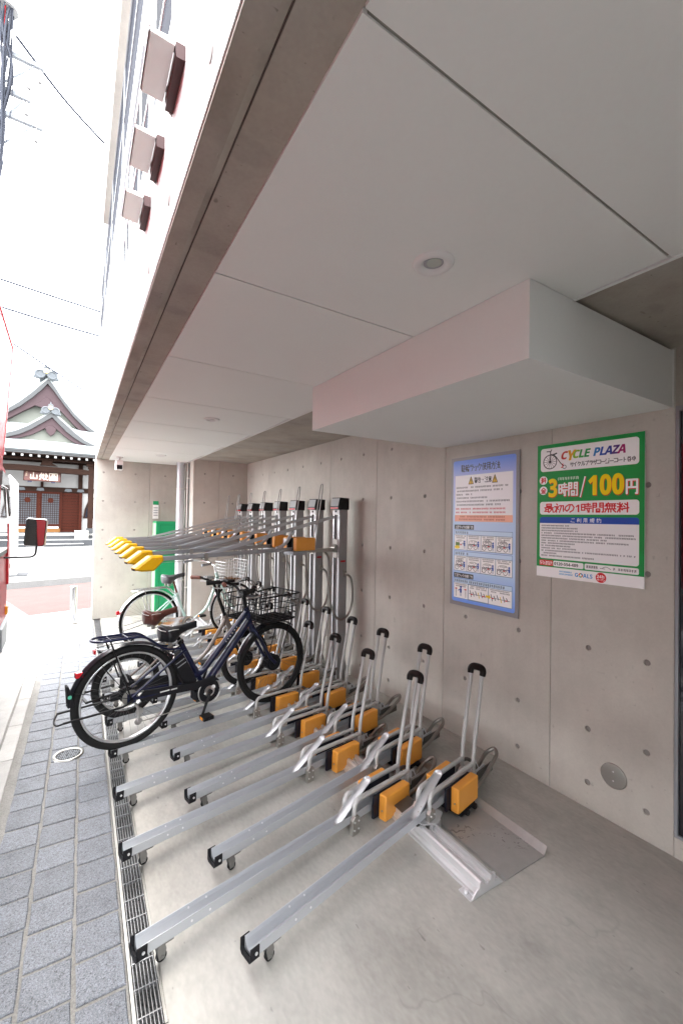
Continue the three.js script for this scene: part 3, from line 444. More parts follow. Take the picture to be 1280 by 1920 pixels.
function makeUpperRack() { // origin at the foot of the column, x towards the wall
  const t = new THREE.Group();
  const post = part('post', [ext([[-0.055, -0.052], [0.055, -0.052], [0.055, 0.052], [-0.055, 0.052], [-0.055, 0.034], [-0.036, 0.034], [-0.036, -0.034], [-0.055, -0.034]], 0, 1.76).rotateX(-Math.PI / 2)], M.column, t, 0.8);
  part('guide_strip', [bx(-0.057, 0.02, 0.032, -0.0555, 1.72, 0.042), bx(-0.057, 0.02, -0.042, -0.0555, 1.72, -0.032)], M.bright, post);
  part('channel_shadow', bx(-0.0358, 0.02, -0.02, -0.034, 1.66, 0.02), M.frameGrey, post);
  part('foot_plate', [bx(-0.09, 0.001, -0.075, 0.09, 0.011, 0.075)], M.steelDull, t);
  part('stay', rod([0.05, 0.30, 0], [0.135, 0.02, 0.0], 0.012, 0.012, 8), M.tube, t);
  const h = part('head_box', ext([[-0.085, 1.745], [0.068, 1.745], [0.068, 1.865], [-0.062, 1.868], [-0.085, 1.775]], -0.068, 0.068, 0.008), M.black, t);
  part('label_panel', ext([[-0.0885, 1.779], [-0.0865, 1.779], [-0.0655, 1.86], [-0.0675, 1.86]], -0.056, 0.056), M.hoodGrey, h);
  part('red_strip', bx(-0.0892, 1.751, -0.056, -0.0855, 1.768, 0.056), M.red, h);
  const w = part('white_tab', bx(-0.0625, 1.69, -0.05, -0.0575, 1.744, 0.05), M.white, t); part('tab_mark', bx(-0.0645, 1.715, -0.014, -0.063, 1.738, 0.014), M.black, w);
  part('red_mark', bx(-0.035, 1.205, 0.0525, 0.03, 1.223, 0.054), M.red, t);
  // raised rail
  const rail = part('rail', ext([[-0.021, -0.0165], [0.021, -0.0165], [0.025, -0.011], [0.025, 0.0155], [0.022, 0.0155], [0.016, 0.003], [0.007, -0.009], [-0.007, -0.009], [-0.016, 0.003], [-0.022, 0.0155], [-0.025, 0.0155], [-0.025, -0.011]].map(([a, b]) => [-a, b]), 0, 1.52).rotateY(Math.PI / 2).rotateZ(0.021).translate(-1.87, 1.332, 0), M.railGrey, t, 0.6);
  const cap = part('end_cap', ext([[-2.035, 1.276], [-1.925, 1.358], [-1.84, 1.359], [-1.832, 1.322], [-1.9, 1.25], [-1.985, 1.25], [-2.03, 1.262]], -0.05, 0.05, 0.012), M.yellow, t);
  part('cap_insert', [bx(-2.033, 1.258, -0.03, -2.0, 1.268, 0.03)], M.blackMatt, cap);
  part('cap_rivets', [[-1.87, 1.335], [-1.9, 1.335]].flatMap(([a, b]) => [1, -1].map((s) => disc(0.005, 0.004, 10).rotateX(Math.PI / 2).translate(a, b, s * 0.0505))), M.orange, cap);
  part('side_arm', [ext([[-0.02, -0.012], [0.02, -0.012], [0.02, 0.013], [0.015, 0.013], [0.013, -0.006], [-0.013, -0.006], [-0.015, 0.013], [-0.02, 0.013]].map(([a, b]) => [-a, b]), 0, 1.45).rotateY(Math.PI / 2).rotateZ(0.2275).translate(-1.5, 1.342, 0)], M.alu, t, 0.6);
  part('arm_pivot', [bx(-1.51, 1.30, -0.034, -1.48, 1.36, -0.0305), bx(-1.51, 1.30, 0.0305, -1.48, 1.36, 0.034), rod([-1.495, 1.312, -0.038], [-1.495, 1.312, 0.038], 0.008, 0.008, 8), bx(-1.9, 1.302, -0.004, -1.48, 1.306, 0.004)], M.steelDull, t);
  for (const s of [-1, 1]) {
    part('lock_box', rbx(-0.648, 1.346, s * 0.048, -0.418, 1.467, s * 0.098, 0.007, 2), M.orange, t);
    part('backing_plate', bx(-0.65, 1.352, s * 0.034, -0.43, 1.46, s * 0.0465), M.black, t);
  }
  part('number_plate', bx(-0.652, 1.40, -0.095, -0.6488, 1.455, -0.055), M.white, t);
  part('wheel_chute', sweep([V(-0.8, 1.372, 0), V(-0.74, 1.388, 0), V(-0.68, 1.43, 0), V(-0.615, 1.525, 0)], 0.016, 8), M.alu, t);
  part('hoop', bend([[-0.352, 1.37, -0.02], [-0.275, 1.9, -0.02], [-0.262, 1.985, -0.014], [-0.258, 1.995, 0], [-0.262, 1.985, 0.014], [-0.275, 1.9, 0.02], [-0.352, 1.37, 0.02]], 0.0055, 0.02, 7), M.casterSteel, t);
  part('lift_arm', [ext([[-0.45, 1.35], [-0.10, 1.352], [-0.058, 1.40], [-0.058, 1.30], [-0.1, 1.315], [-0.45, 1.318]], -0.02, 0.02, 0.003), rod([-0.075, 1.345, -0.03], [-0.075, 1.345, 0.03], 0.033, 0.033, 14), bx(-0.066, 1.25, -0.03, -0.058, 1.44, 0.03)], M.steelDull, t);
  part('under_mechanism', [bx(-0.66, 1.305, -0.07, -0.5, 1.34, 0.07), rod([-0.6, 1.3, 0], [-0.6, 1.34, 0], 0.03, 0.03, 10)], M.frameGrey, t);
  part('hose', curve([[0.03, 1.09, 0.058], [0.075, 1.05, 0.085], [0.1, 0.9, 0.1], [0.085, 0.74, 0.095], [0.03, 0.64, 0.08], [-0.04, 0.62, 0.07], [-0.1, 0.67, 0.05], [-0.135, 0.8, 0.02], [-0.15, 1.0, 0], [-0.15, 1.17, 0], [-0.165, 1.27, 0], [-0.22, 1.325, 0]], 0.0115, 60, 8), M.hose, t);
  part('hose_bracket', [bx(0.0, 1.06, 0.0525, 0.05, 1.12, 0.062), rod([0.03, 1.09, 0.055], [0.045, 1.085, 0.07], 0.013, 0.013, 8)], M.steelDull, t);
  return t;
}
const protoUpper = makeUpperRack();
for (let i = 0; i < 7; i++) {
  const o = protoUpper.clone(); o.name = numbered('upper_bike_rack'); scene.add(o);
  o.position.set(2.41 + 0.009 * i, 0, -3.76 - 0.505 * i); o.rotation.y = RA;
  tag(o, `${ord[i]} raised rack from the camera: metal column, black head box, rail with yellow end`, 'bike rack', 'raised bike racks on metal columns');
}
// ---------- bicycles ----------
// local frame: x along the bicycle to the front wheel, y up, z to its right side (towards the camera)
function wheel(t, name, x, y, R, o) {
  const w = new THREE.Group(); w.name = name; w.position.set(x, y, 0); t.add(w);
  const tr = o.tyre || 0.021;
  part('tyre', ring(R - tr, tr, 64, 10), M.rubber, w);
  part('rim', new THREE.LatheGeometry([[R - 2 * tr - 0.009, -0.009], [R - 2 * tr + 0.004, -0.013], [R - 2 * tr + 0.006, 0], [R - 2 * tr + 0.004, 0.013], [R - 2 * tr - 0.009, 0.009], [R - 2 * tr - 0.009, -0.009]].map((p) => new THREE.Vector2(...p)), 64).rotateX(Math.PI / 2), o.rim || M.silver, w);
  const sp = [], n = o.spokes || 32, r0 = o.hubR || 0.022, r1 = R - 2 * tr - 0.014;
  for (let k = 0; k < n; k++) { const a = (k / n) * Math.PI * 2 + (o.phase || 0), b = a + (k % 4 < 2 ? 0.55 : -0.55) * (r0 > 0.04 ? 0.7 : 1), s = k % 2 ? 1 : -1; sp.push(rod([Math.cos(b) * r0, Math.sin(b) * r0, s * 0.028], [Math.cos(a) * r1, Math.sin(a) * r1, 0], 0.0008, 0.0008, 4)); }
  part('spokes', sp, M.spoke, w);
  part('hub', [rod([0, 0, -0.045], [0, 0, 0.045], r0 * 0.8, r0 * 0.8, 20), rod([0, 0, -0.032], [0, 0, -0.026], r0 * 1.12, r0 * 1.12, 20), rod([0, 0, 0.026], [0, 0, 0.032], r0 * 1.12, r0 * 1.12, 20), rod([0, 0, -0.07], [0, 0, 0.07], 0.007, 0.007, 10), rod([0, 0, 0.06], [0, 0, 0.07], 0.011, 0.011, 6), rod([0, 0, -0.07], [0, 0, -0.06], 0.011, 0.011, 6)], o.hubMat || M.silver, w);
  return w;
}
function fender(t, x, y, R, a0, a1, m, w = 0.026) {
  const pos = [], idx = [], n = 30, k = 6;
  for (let side = 0; side < 2; side++) for (let i = 0; i <= n; i++) { const a = a0 + (a1 - a0) * i / n; for (let j = 0; j <= k; j++) { const b = (j / k - 0.5) * 2, rr = R + (side ? -0.0016 : 0) - 0.012 * b * b; pos.push(x + Math.cos(a) * rr, y + Math.sin(a) * rr, b * w); } }
  const W = k + 1, S = (n + 1) * W;
  for (let s = 0; s < 2; s++) for (let i = 0; i < n; i++) for (let j = 0; j < k; j++) { const q = s * S + i * W + j; s ? idx.push(q, q + 1, q + W, q + 1, q + W + 1, q + W) : idx.push(q, q + W, q + 1, q + 1, q + W, q + W + 1); }
  const g = new THREE.BufferGeometry(); g.setAttribute('position', new THREE.Float32BufferAttribute(pos, 3)); g.setIndex(idx); g.computeVertexNormals();
  return part('fender', g, m, t);
}
function saddle(t, x0, x1, y, m, wr, tilt, trim) { // lofted saddle from its wide rear x0 to its nose x1
  const n = 18, k = 14, pos = [], idx = [], L = x1 - x0;
  for (let i = 0; i <= n; i++) {
    const u = i / n, w = wr * (0.80 + 0.2 * sstep(0, 0.12, u)) * (1 - 0.80 * sstep(0.15, 0.62, u)) * (u > 0.93 ? Math.sqrt(Math.max(0.02, 1 - ((u - 0.93) / 0.07) ** 2)) : 1) * (u < 0.06 ? Math.sqrt(Math.max(0.1, 1 - ((0.06 - u) / 0.06) ** 2)) : 1);
    const top = y + 0.028 * (1 - sstep(0, 0.35, u)) + tilt * u + 0.006 * sstep(0.5, 1, u), dep = 0.105 - 0.055 * sstep(0.2, 0.75, u);
    for (let j = 0; j <= k; j++) { const a = (j / k) * Math.PI * 2, c = Math.cos(a), s = Math.sin(a), e = (q, p) => Math.sign(q) * Math.abs(q) ** p; pos.push(x0 + L * u, top - dep / 2 + (s > 0 ? e(s, 0.6) * dep * 0.5 : e(s, 0.8) * dep * 0.5), e(c, 0.7) * w); }
  }
  const W = k + 1; for (let i = 0; i < n; i++) for (let j = 0; j < k; j++) { const q = i * W + j; idx.push(q, q + 1, q + W, q + 1, q + W + 1, q + W); }
  for (let j = 1; j < k - 1; j++) { idx.push(0, j + 1, j); idx.push(n * W, n * W + j, n * W + j + 1); }
  const g = new THREE.BufferGeometry(); g.setAttribute('position', new THREE.Float32BufferAttribute(pos, 3)); g.setIndex(idx); g.computeVertexNormals();
  const s = part('saddle', g, m, t);
  part('piping', curve([[x0 + L * 0.42, y - 0.012 + tilt * 0.42, wr * 0.46], [x0 + L * 0.2, y + 0.012, wr * 0.93], [x0 + 0.014, y + 0.004, wr * 0.72], [x0 - 0.003, y + 0.004, 0], [x0 + 0.014, y + 0.004, -wr * 0.72], [x0 + L * 0.2, y + 0.012, -wr * 0.93], [x0 + L * 0.42, y - 0.012 + tilt * 0.42, -wr * 0.46]], 0.0026, 40, 5), trim, s);
  const xm = x0 + L * 0.4;
  part('saddle_springs', [-1, 1].map((q) => [rod([x0 + 0.05, y - 0.052, q * 0.06], [x0 + 0.06, y - 0.11, q * 0.04], 0.014, 0.014, 10), curve([[x0 + 0.04, y - 0.11, q * 0.045], [xm, y - 0.105, q * 0.025], [x1 - 0.05, y - 0.035 + tilt * 0.8, q * 0.012]], 0.0035, 12, 5)]), M.steelDull, t);
  return s;
}
function wireBasket(t, x0, x1, y0, y1, wr, wf, m, nx, ny, r, slope = 0) {
  const g = [], c = (u, v, s) => [x0 + (x1 - x0) * u - 0.03 * (1 - v) * u, y0 + (y1 - y0) * v + slope * u * v, s * (wr + (wf - wr) * u) * (0.84 + 0.16 * v)];
  for (let k = 0; k <= ny; k++) { const v = k / ny, rr = k === ny ? r * 1.9 : r; g.push(bend([c(0, v, -1), c(1, v, -1), c(1, v, 1), c(0, v, 1), c(0, v, -0.99)], rr, 0.03, 6)); }
  for (let k = 0; k <= nx; k++) { const u = k / nx; g.push(bend([c(u, 1, -1), c(u, 0, -1), c(u, 0, 1), c(u, 1, 1)], r, 0.015, 5)); }
  for (let k = -2; k <= 2; k++) g.push(bend([c(0, 1, k / 3), c(0, 0, k / 3), c(1, 0, k / 3), c(1, 1, k / 3)], r, 0.015, 5));
  for (let k = -7; k <= 7; k++) g.push(rod(c(0, 0, k / 8), c(1, 0, k / 8), r * 0.8, r * 0.8, 4));
  return part('basket', g, m, t);
}
function pedal(t, p, q, m) { // crank arm from p to q with a pedal
  const s = Math.sign(q[2]), c = part('crank', [rod(p, q, 0.012, 0.009, 10), rod([p[0], p[1], p[2] - s * 0.01], [p[0], p[1], p[2] + s * 0.012], 0.016, 0.016, 14)], m, t);
  part('pedal', [rbx(q[0] - 0.04, q[1] - 0.013, q[2] + s * 0.02, q[0] + 0.04, q[1] + 0.013, q[2] + s * 0.1, 0.005), rod(q, [q[0], q[1], q[2] + s * 0.11], 0.006, 0.006, 8)], M.black, t);
  part('pedal_reflector', [bx(q[0] - 0.0425, q[1] - 0.009, q[2] + s * 0.045, q[0] - 0.0405, q[1] + 0.009, q[2] + s * 0.08), bx(q[0] + 0.0405, q[1] - 0.009, q[2] + s * 0.045, q[0] + 0.0425, q[1] + 0.009, q[2] + s * 0.08)], M.amber, t);
  return c;
}
// --- navy electric-assist bicycle
{
  const P = rackAt(false, 3), t = thing('electric_bicycle', 'navy electric bicycle with black wire basket, black saddle and battery, on the near rails', 'bicycle', [P[0], 0, P[1] + 0.035], RA);
  const R = 0.337, rx = 0.105, ry = 0.442, fx = 1.265, fy = 0.417;
  wheel(t, 'rear_wheel', rx, ry, R, { tyre: 0.0245, spokes: 36, hubR: 0.034, hubMat: M.blackMatt, rim: M.silver, phase: 0.1 });
  wheel(t, 'front_wheel', fx, fy, R, { tyre: 0.0245, spokes: 36, hubR: 0.06, hubMat: M.blackMatt, rim: M.black, phase: 0.3 });
  fender(t, rx, ry, R + 0.022, 0.35, 3.02, M.fenderDark, 0.029); fender(t, fx, fy, R + 0.02, 0.95, 2.75, M.fenderDark, 0.028);
  part('mud_flap', ext([[rx - 0.362, 0.60], [rx - 0.352, 0.60], [rx - 0.318, 0.475], [rx - 0.352, 0.468]], -0.028, 0.028, 0.002), M.blackMatt, t);
  part('flap_dot', disc(0.011, 0.003, 14).rotateX(Math.PI / 2).translate(rx - 0.345, 0.535, 0.0295), M.teal, t);
  const rl = part('rear_reflector', rbx(rx - 0.315, 0.635, -0.018, rx - 0.272, 0.668, 0.018, 0.004), M.reflector, t); part('reflector_mount', bx(rx - 0.3, 0.63, -0.012, rx - 0.235, 0.665, 0.012), M.black, t);
  part('frame', [bend([[1.006, 0.88, 0], [0.625, 0.475, 0], [0.545, 0.46, 0]], 0.0235, 0.06, 12), bend([[1.022, 0.80, 0], [0.69, 0.415, 0], [0.655, 0.345, 0]], 0.0295, 0.05, 12),
    rod([0.655, 0.345, 0], [0.452, 0.745, 0], 0.0185, 0.0185, 14), rod([0.995, 0.915, 0], [1.05, 0.755, 0], 0.022, 0.022, 14), rod([0.655, 0.345, -0.035], [0.655, 0.345, 0.035], 0.03, 0.03, 16),
    ...[-1, 1].map((s) => [bend([[0.635, 0.375, s * 0.03], [0.4, 0.425, s * 0.055], [rx + 0.01, ry - 0.005, s * 0.062]], 0.0105, 0.1, 9), bend([[0.488, 0.675, s * 0.02], [0.42, 0.655, s * 0.05], [rx + 0.005, ry + 0.008, s * 0.062]], 0.0095, 0.06, 9), bx(rx - 0.025, ry - 0.03, s * 0.06 - 0.003, rx + 0.03, ry + 0.03, s * 0.06 + 0.003)])], M.navy, t);
  part('frame_lettering', [0.0, 0.014, 0.028, 0.042, 0.058, 0.072].map((d, i) => bx(-0.004, -0.0045, 0, 0.0045, 0.0045, 0.0012).rotateZ(0.86).translate(0.812 + d * 1.25, 0.677 + d * 1.35, 0.0228)), M.white, t);
  part('fork', [rod([1.05, 0.76, 0], [1.068, 0.715, 0], 0.024, 0.03, 12), ...[-1, 1].map((s) => bend([[1.062, 0.735, s * 0.012], [1.082, 0.695, s * 0.045], [1.21, 0.475, s * 0.053], [fx, fy, s * 0.056]], 0.0135, 0.05, 10))], M.navy, t);
  part('stem', [rod([0.998, 0.905, 0], [0.968, 1.02, 0], 0.0145, 0.0135, 12), rod([0.968, 1.02, -0.03], [0.968, 1.02, 0.03], 0.018, 0.018, 12)], M.black, t);
  part('handlebar', curve([[0.83, 1.095, -0.29], [0.90, 1.10, -0.26], [0.975, 1.075, -0.14], [0.968, 1.022, -0.03], [0.968, 1.022, 0.03], [0.975, 1.075, 0.14], [0.90, 1.10, 0.26], [0.83, 1.095, 0.29]], 0.0112, 48, 9), M.black, t);
  for (const s of [-1, 1]) { part('handle_grip', rod([0.905, 1.10, s * 0.256], [0.80, 1.094, s * 0.298], 0.0165, 0.019, 14), M.rubber, t); part('brake_lever', curve([[0.95, 1.08, s * 0.19], [0.975, 1.05, s * 0.235], [0.90, 1.045, s * 0.275], [0.83, 1.055, s * 0.295]], 0.0055, 14, 6), M.silver, t); }
  part('control_panel', rbx(0.915, 1.105, -0.235, 0.985, 1.125, -0.15, 0.006), M.black, t);
  part('bell', new THREE.SphereGeometry(0.022, 16, 8, 0, 6.3, 0, 1.6).translate(0.965, 1.095, 0.16), M.black, t);
  part('cables', [curve([[0.95, 1.07, 0.19], [1.07, 1.10, 0.13], [1.10, 0.98, 0.04], [1.05, 0.85, 0.03], [1.10, 0.68, 0.05]], 0.0028, 30, 5), curve([[0.95, 1.07, -0.19], [1.09, 1.12, -0.1], [1.08, 0.97, 0.02], [1.0, 0.80, 0.03], [0.8, 0.62, 0.03]], 0.0028, 30, 5), curve([[0.95, 1.08, -0.17], [1.05, 1.13, 0.0], [1.09, 1.0, 0.03], [1.02, 0.86, 0.03]], 0.0028, 30, 5), curve([[1.03, 0.8, 0.03], [1.12, 0.74, 0.07], [1.13, 0.62, 0.065], [1.07, 0.68, 0.05]], 0.0028, 24, 5)], M.black, t);
  wireBasket(t, 1.075, 1.42, 0.80, 0.995, 0.13, 0.18, M.black, 6, 4, 0.0034, 0.02);
  part('basket_carrier', [[-1, 1].map((s) => [rod([1.40, 0.795, s * 0.10], [fx + 0.01, fy + 0.01, s * 0.068], 0.0045, 0.0045, 7), rod([1.06, 0.79, s * 0.03], [1.42, 0.795, s * 0.1], 0.005, 0.005, 7)]), rod([1.42, 0.795, -0.1], [1.42, 0.795, 0.1], 0.005, 0.005, 7), rbx(1.10, 0.775, -0.1, 1.40, 0.792, 0.1, 0.006)], M.black, t);
  part('front_light', [rod([1.18, 0.735, 0.0], [1.235, 0.735, 0.0], 0.026, 0.03, 16)], M.black, t);
  saddle(t, 0.305, 0.578, 0.845, M.saddleBlack, 0.105, 0.022, M.piping);
  part('seat_post', [rod([0.455, 0.74, 0], [0.42, 0.805, 0], 0.0135, 0.0135, 12), rod([0.458, 0.735, -0.03], [0.458, 0.735, 0.03], 0.01, 0.01, 8), rod([0.46, 0.728, 0], [0.452, 0.748, 0], 0.023, 0.023, 12)], M.black, t);
  // battery behind the seat tube
  part('battery', [rbx(-0.062, -0.13, -0.036, 0.03, 0.11, 0.036, 0.012).rotateZ(0.47).translate(0.495, 0.535, 0), rbx(-0.06, 0.1, -0.03, 0.03, 0.14, 0.03, 0.01).rotateZ(0.47).translate(0.495, 0.535, 0)], M.blackMatt, t);
  part('battery_trim', [bx(-0.05, 0.055, 0.0362, 0.02, 0.062, 0.0372).rotateZ(0.47).translate(0.495, 0.535, 0), bx(-0.05, 0.085, 0.0362, 0.02, 0.091, 0.0372).rotateZ(0.47).translate(0.495, 0.535, 0)], M.frameGrey, t);
  part('battery_handle', bend([[0.385, 0.665, 0.02], [0.40, 0.695, 0.02], [0.45, 0.715, 0.02]], 0.006, 0.02, 6), M.black, t);
  part('motor_unit', [rbx(0.56, 0.285, -0.05, 0.64, 0.36, 0.04, 0.014), rbx(0.60, 0.30, -0.06, 0.72, 0.41, 0.045, 0.03, 3)], M.blackMatt, t);
  part('chain_case', [ext([[0.15, 0.435], [0.19, 0.475], [0.32, 0.462], [0.56, 0.438], [0.70, 0.452], [0.742, 0.405], [0.70, 0.415], [0.64, 0.41], [0.56, 0.385], [0.36, 0.40], [0.24, 0.405], [0.17, 0.405]], 0.05, 0.068, 0.003), ext([...Array(25)].map((_, i) => [0.66 + Math.cos(i / 24 * 6.2832) * 0.083, 0.346 + Math.sin(i / 24 * 6.2832) * 0.083]), 0.05, 0.06, 0.003)], M.blackMatt, t);
  part('case_marking', [bx(0.29, 0.432, 0.0685, 0.355, 0.441, 0.0695), bx(0.365, 0.43, 0.0685, 0.41, 0.438, 0.0695)], M.piping, t);
  part('chainring', ring(0.088, 0.0045, 40, 6).translate(0.66, 0.346, 0.064), M.steel, t); part('crank_boss', disc(0.04, 0.004, 24).rotateX(Math.PI / 2).translate(0.66, 0.346, 0.063), M.steel, t);
  part('ring_cover', [disc(0.015, 0.004, 16).rotateX(Math.PI / 2).translate(0.69, 0.37, 0.0635), disc(0.008, 0.004, 16).rotateX(Math.PI / 2).translate(0.625, 0.335, 0.0635)], M.white, t);
  part('chain', [rod([0.165, 0.27, 0.052], [0.62, 0.272, 0.055], 0.0036, 0.0036, 6), rod([rx, ry + 0.035, 0.05], [0.6, 0.43, 0.052], 0.0036, 0.0036, 6)], M.steelDull, t);
  part('rear_sprocket', [0, 1, 2, 3].map((k) => disc(0.05 - k * 0.006, 0.003, 28).rotateX(Math.PI / 2).translate(rx, ry, 0.038 + k * 0.005)), M.steelDull, t);
  part('derailleur', [bend([[rx + 0.02, ry - 0.03, 0.06], [rx + 0.055, ry - 0.09, 0.062], [rx + 0.045, ry - 0.16, 0.06]], 0.009, 0.03, 7), disc(0.024, 0.006, 14).rotateX(Math.PI / 2).translate(rx + 0.055, ry - 0.1, 0.056), disc(0.024, 0.006, 14).rotateX(Math.PI / 2).translate(rx + 0.05, ry - 0.165, 0.056)], M.steel, t);
  pedal(t, [0.66, 0.346, 0.075], [0.598, 0.20, 0.085], M.black); pedal(t, [0.66, 0.346, -0.075], [0.722, 0.492, -0.085], M.black);
  part('carrier', [...[-0.065, -0.022, 0.022].map((z) => rod([-0.08, 0.845, z], [0.17, 0.837, z], 0.0055, 0.0055, 7)), bend([[0.44, 0.705, 0.05], [0.33, 0.715, 0.055], [0.18, 0.84, 0.068], [-0.08, 0.848, 0.068], [-0.125, 0.848, 0.03], [-0.125, 0.848, -0.03], [-0.08, 0.848, -0.068], [0.18, 0.84, -0.068], [0.33, 0.715, -0.055], [0.44, 0.705, -0.05]], 0.0075, 0.05, 8), ...[-0.02, 0.08].map((x) => rod([x, 0.843, -0.066], [x, 0.841, 0.066], 0.005, 0.005, 7))], M.navy, t);
  part('carrier_strut', [-1, 1].map((s) => [rod([-0.03, 0.842, s * 0.066], [rx - 0.005, ry + 0.012, s * 0.066], 0.0055, 0.0055, 7), rod([rx - 0.34, 0.56, s * 0.03], [rx, ry, s * 0.064], 0.0022, 0.0022, 5), rod([rx - 0.2, 0.73, s * 0.03], [rx, ry, s * 0.064], 0.0022, 0.0022, 5)]), M.black, t);
  part('kickstand', [...[-1, 1].map((s) => bend([[rx + 0.01, ry - 0.01, s * 0.07], [rx - 0.05, ry - 0.03, s * 0.085], [-0.285, 0.41, s * 0.085]], 0.007, 0.05, 8)), bend([[-0.28, 0.41, -0.085], [-0.31, 0.385, -0.04], [-0.31, 0.385, 0.04], [-0.28, 0.41, 0.085]], 0.0055, 0.03, 7)], M.black, t);
  part('rear_brake', [disc(0.05, 0.03, 24).rotateX(Math.PI / 2).translate(rx, ry, -0.045), rbx(rx - 0.09, ry - 0.035, -0.075, rx - 0.02, ry + 0.01, -0.055, 0.006)], M.blackMatt, t);
  part('wheel_reflector', rbx(rx - 0.105, ry + 0.09, -0.006, rx - 0.075, ry + 0.145, 0.006, 0.004).translate(0.02, -0.01, 0), M.white, t);
  part('wheel_lock', bend([[0.36, 0.60, 0.04], [0.40, 0.66, 0.045], [0.40, 0.66, -0.045], [0.36, 0.60, -0.04]], 0.008, 0.03, 7), M.chrome, t);
}
// --- small-wheeled brown electric bicycle
{
  const P = rackAt(false, 4), t = thing('small_wheel_bicycle', 'brown low-step bicycle with small fat wheels and brown saddle, behind the navy one', 'bicycle', [P[0], 0, P[1] + 0.035], RA);
  const R = 0.25, rx = 0.14, ry = 0.35, fx = 1.185, fy = 0.33;
  wheel(t, 'rear_wheel', rx, ry, R, { tyre: 0.028, spokes: 28, hubR: 0.045, hubMat: M.blackMatt, rim: M.silver });
  wheel(t, 'front_wheel', fx, fy, R, { tyre: 0.028, spokes: 28, hubR: 0.06, hubMat: M.blackMatt, rim: M.silver });
  fender(t, rx, ry, R + 0.022, 0.4, 2.9, M.fenderDark, 0.034); fender(t, fx, fy, R + 0.022, 0.7, 2.9, M.fenderDark, 0.034);
  part('frame', [bend([[0.972, 0.72, 0], [0.81, 0.475, 0], [0.70, 0.385, 0], [0.52, 0.37, 0]], 0.017, 0.09, 12), bend([[1.03, 0.66, 0], [0.93, 0.43, 0], [0.66, 0.285, 0]], 0.021, 0.05, 12), rod([0.60, 0.29, 0], [0.45, 0.62, 0], 0.018, 0.018, 12), rod([0.965, 0.76, 0], [1.035, 0.58, 0], 0.021, 0.021, 12),
    ...[-1, 1].map((s) => [rod([0.58, 0.29, s * 0.02], [rx, ry, s * 0.07], 0.011, 0.011, 9), rod([0.46, 0.58, s * 0.02], [rx, ry, s * 0.07], 0.009, 0.009, 9)])], M.taupe, t);
  part('frame_cover', rbx(0.50, 0.28, -0.05, 0.70, 0.37, 0.05, 0.02, 3), M.leatherBrown, t);
  part('fork', [rod([1.03, 0.6, 0], [1.045, 0.57, 0], 0.028, 0.03, 12), ...[-1, 1].map((s) => bend([[1.04, 0.585, s * 0.015], [1.06, 0.55, s * 0.055], [fx, fy, s * 0.062]], 0.0135, 0.04, 9))], M.black, t);
  part('stem', [rod([0.97, 0.745, 0], [0.90, 0.92, 0], 0.016, 0.015, 12), rod([0.90, 0.92, 0.0], [0.875, 1.05, -0.05], 0.012, 0.012, 10), rod([0.90, 0.92, 0.0], [0.875, 1.05, 0.05], 0.012, 0.012, 10)], M.black, t);
  part('handlebar', curve([[0.79, 1.085, -0.29], [0.83, 1.088, -0.2], [0.875, 1.06, -0.06], [0.875, 1.06, 0.06], [0.83, 1.088, 0.2], [0.79, 1.085, 0.29]], 0.0115, 36, 9), M.black, t);
  for (const s of [-1, 1]) { part('handle_grip', rod([0.825, 1.088, s * 0.205], [0.785, 1.084, s * 0.305], 0.0165, 0.018, 14), M.gripBrown, t); part('brake_lever', curve([[0.86, 1.075, s * 0.13], [0.90, 1.05, s * 0.18], [0.86, 1.045, s * 0.28]], 0.005, 14, 6), M.silver, t); }
  part('display', [rbx(0.83, 1.088, -0.17, 0.90, 1.108, -0.09, 0.006), rbx(0.83, 1.088, 0.08, 0.90, 1.108, 0.17, 0.006)], M.hoodGrey, t);
  wireBasket(t, 1.02, 1.31, 0.73, 0.93, 0.13, 0.17, M.black, 5, 3, 0.0032, 0.01);
  part('cables', [curve([[0.86, 1.07, 0.12], [0.98, 1.08, 0.08], [1.01, 0.92, 0.03], [0.98, 0.74, 0.03]], 0.003, 24, 5), curve([[0.86, 1.07, -0.12], [0.99, 1.1, -0.05], [1.0, 0.95, 0.03], [0.95, 0.66, 0.02]], 0.003, 24, 5)], M.black, t);
  saddle(t, 0.255, 0.525, 0.865, M.leatherBrown, 0.10, 0.025, M.piping);
  part('seat_post', [rod([0.45, 0.61, 0], [0.36, 0.82, 0], 0.0145, 0.0145, 12), rod([0.456, 0.595, 0], [0.446, 0.62, 0], 0.023, 0.023, 12)], M.gold, t);
  part('battery', rbx(-0.055, -0.11, -0.035, 0.03, 0.12, 0.035, 0.012).rotateZ(0.43).translate(0.46, 0.46, 0), M.blackMatt, t);
  part('carrier', [bend([[0.42, 0.62, 0.05], [0.10, 0.66, 0.06], [-0.08, 0.66, 0.05], [-0.08, 0.66, -0.05], [0.10, 0.66, -0.06], [0.42, 0.62, -0.05]], 0.0065, 0.04, 8), ...[-1, 1].map((s) => rod([0.02, 0.66, s * 0.055], [rx, ry, s * 0.07], 0.005, 0.005, 7))], M.silver, t);
  part('rear_reflector', rbx(-0.1, 0.625, -0.02, -0.085, 0.655, 0.02, 0.004), M.reflector, t);
  part('chain_case', ext([[0.1, 0.39], [0.6, 0.36], [0.68, 0.29], [0.6, 0.22], [0.1, 0.31]], 0.06, 0.075, 0.006), M.blackMatt, t);
  pedal(t, [0.6, 0.29, 0.085], [0.66, 0.14, 0.09], M.black); pedal(t, [0.6, 0.29, -0.085], [0.54, 0.44, -0.09], M.black);
  part('kickstand', [...[-1, 1].map((s) => rod([rx, ry - 0.01, s * 0.08], [-0.16, 0.32, s * 0.1], 0.008, 0.008, 8)), bx(-0.165, 0.312, -0.1, -0.15, 0.326, 0.1)], M.black, t);
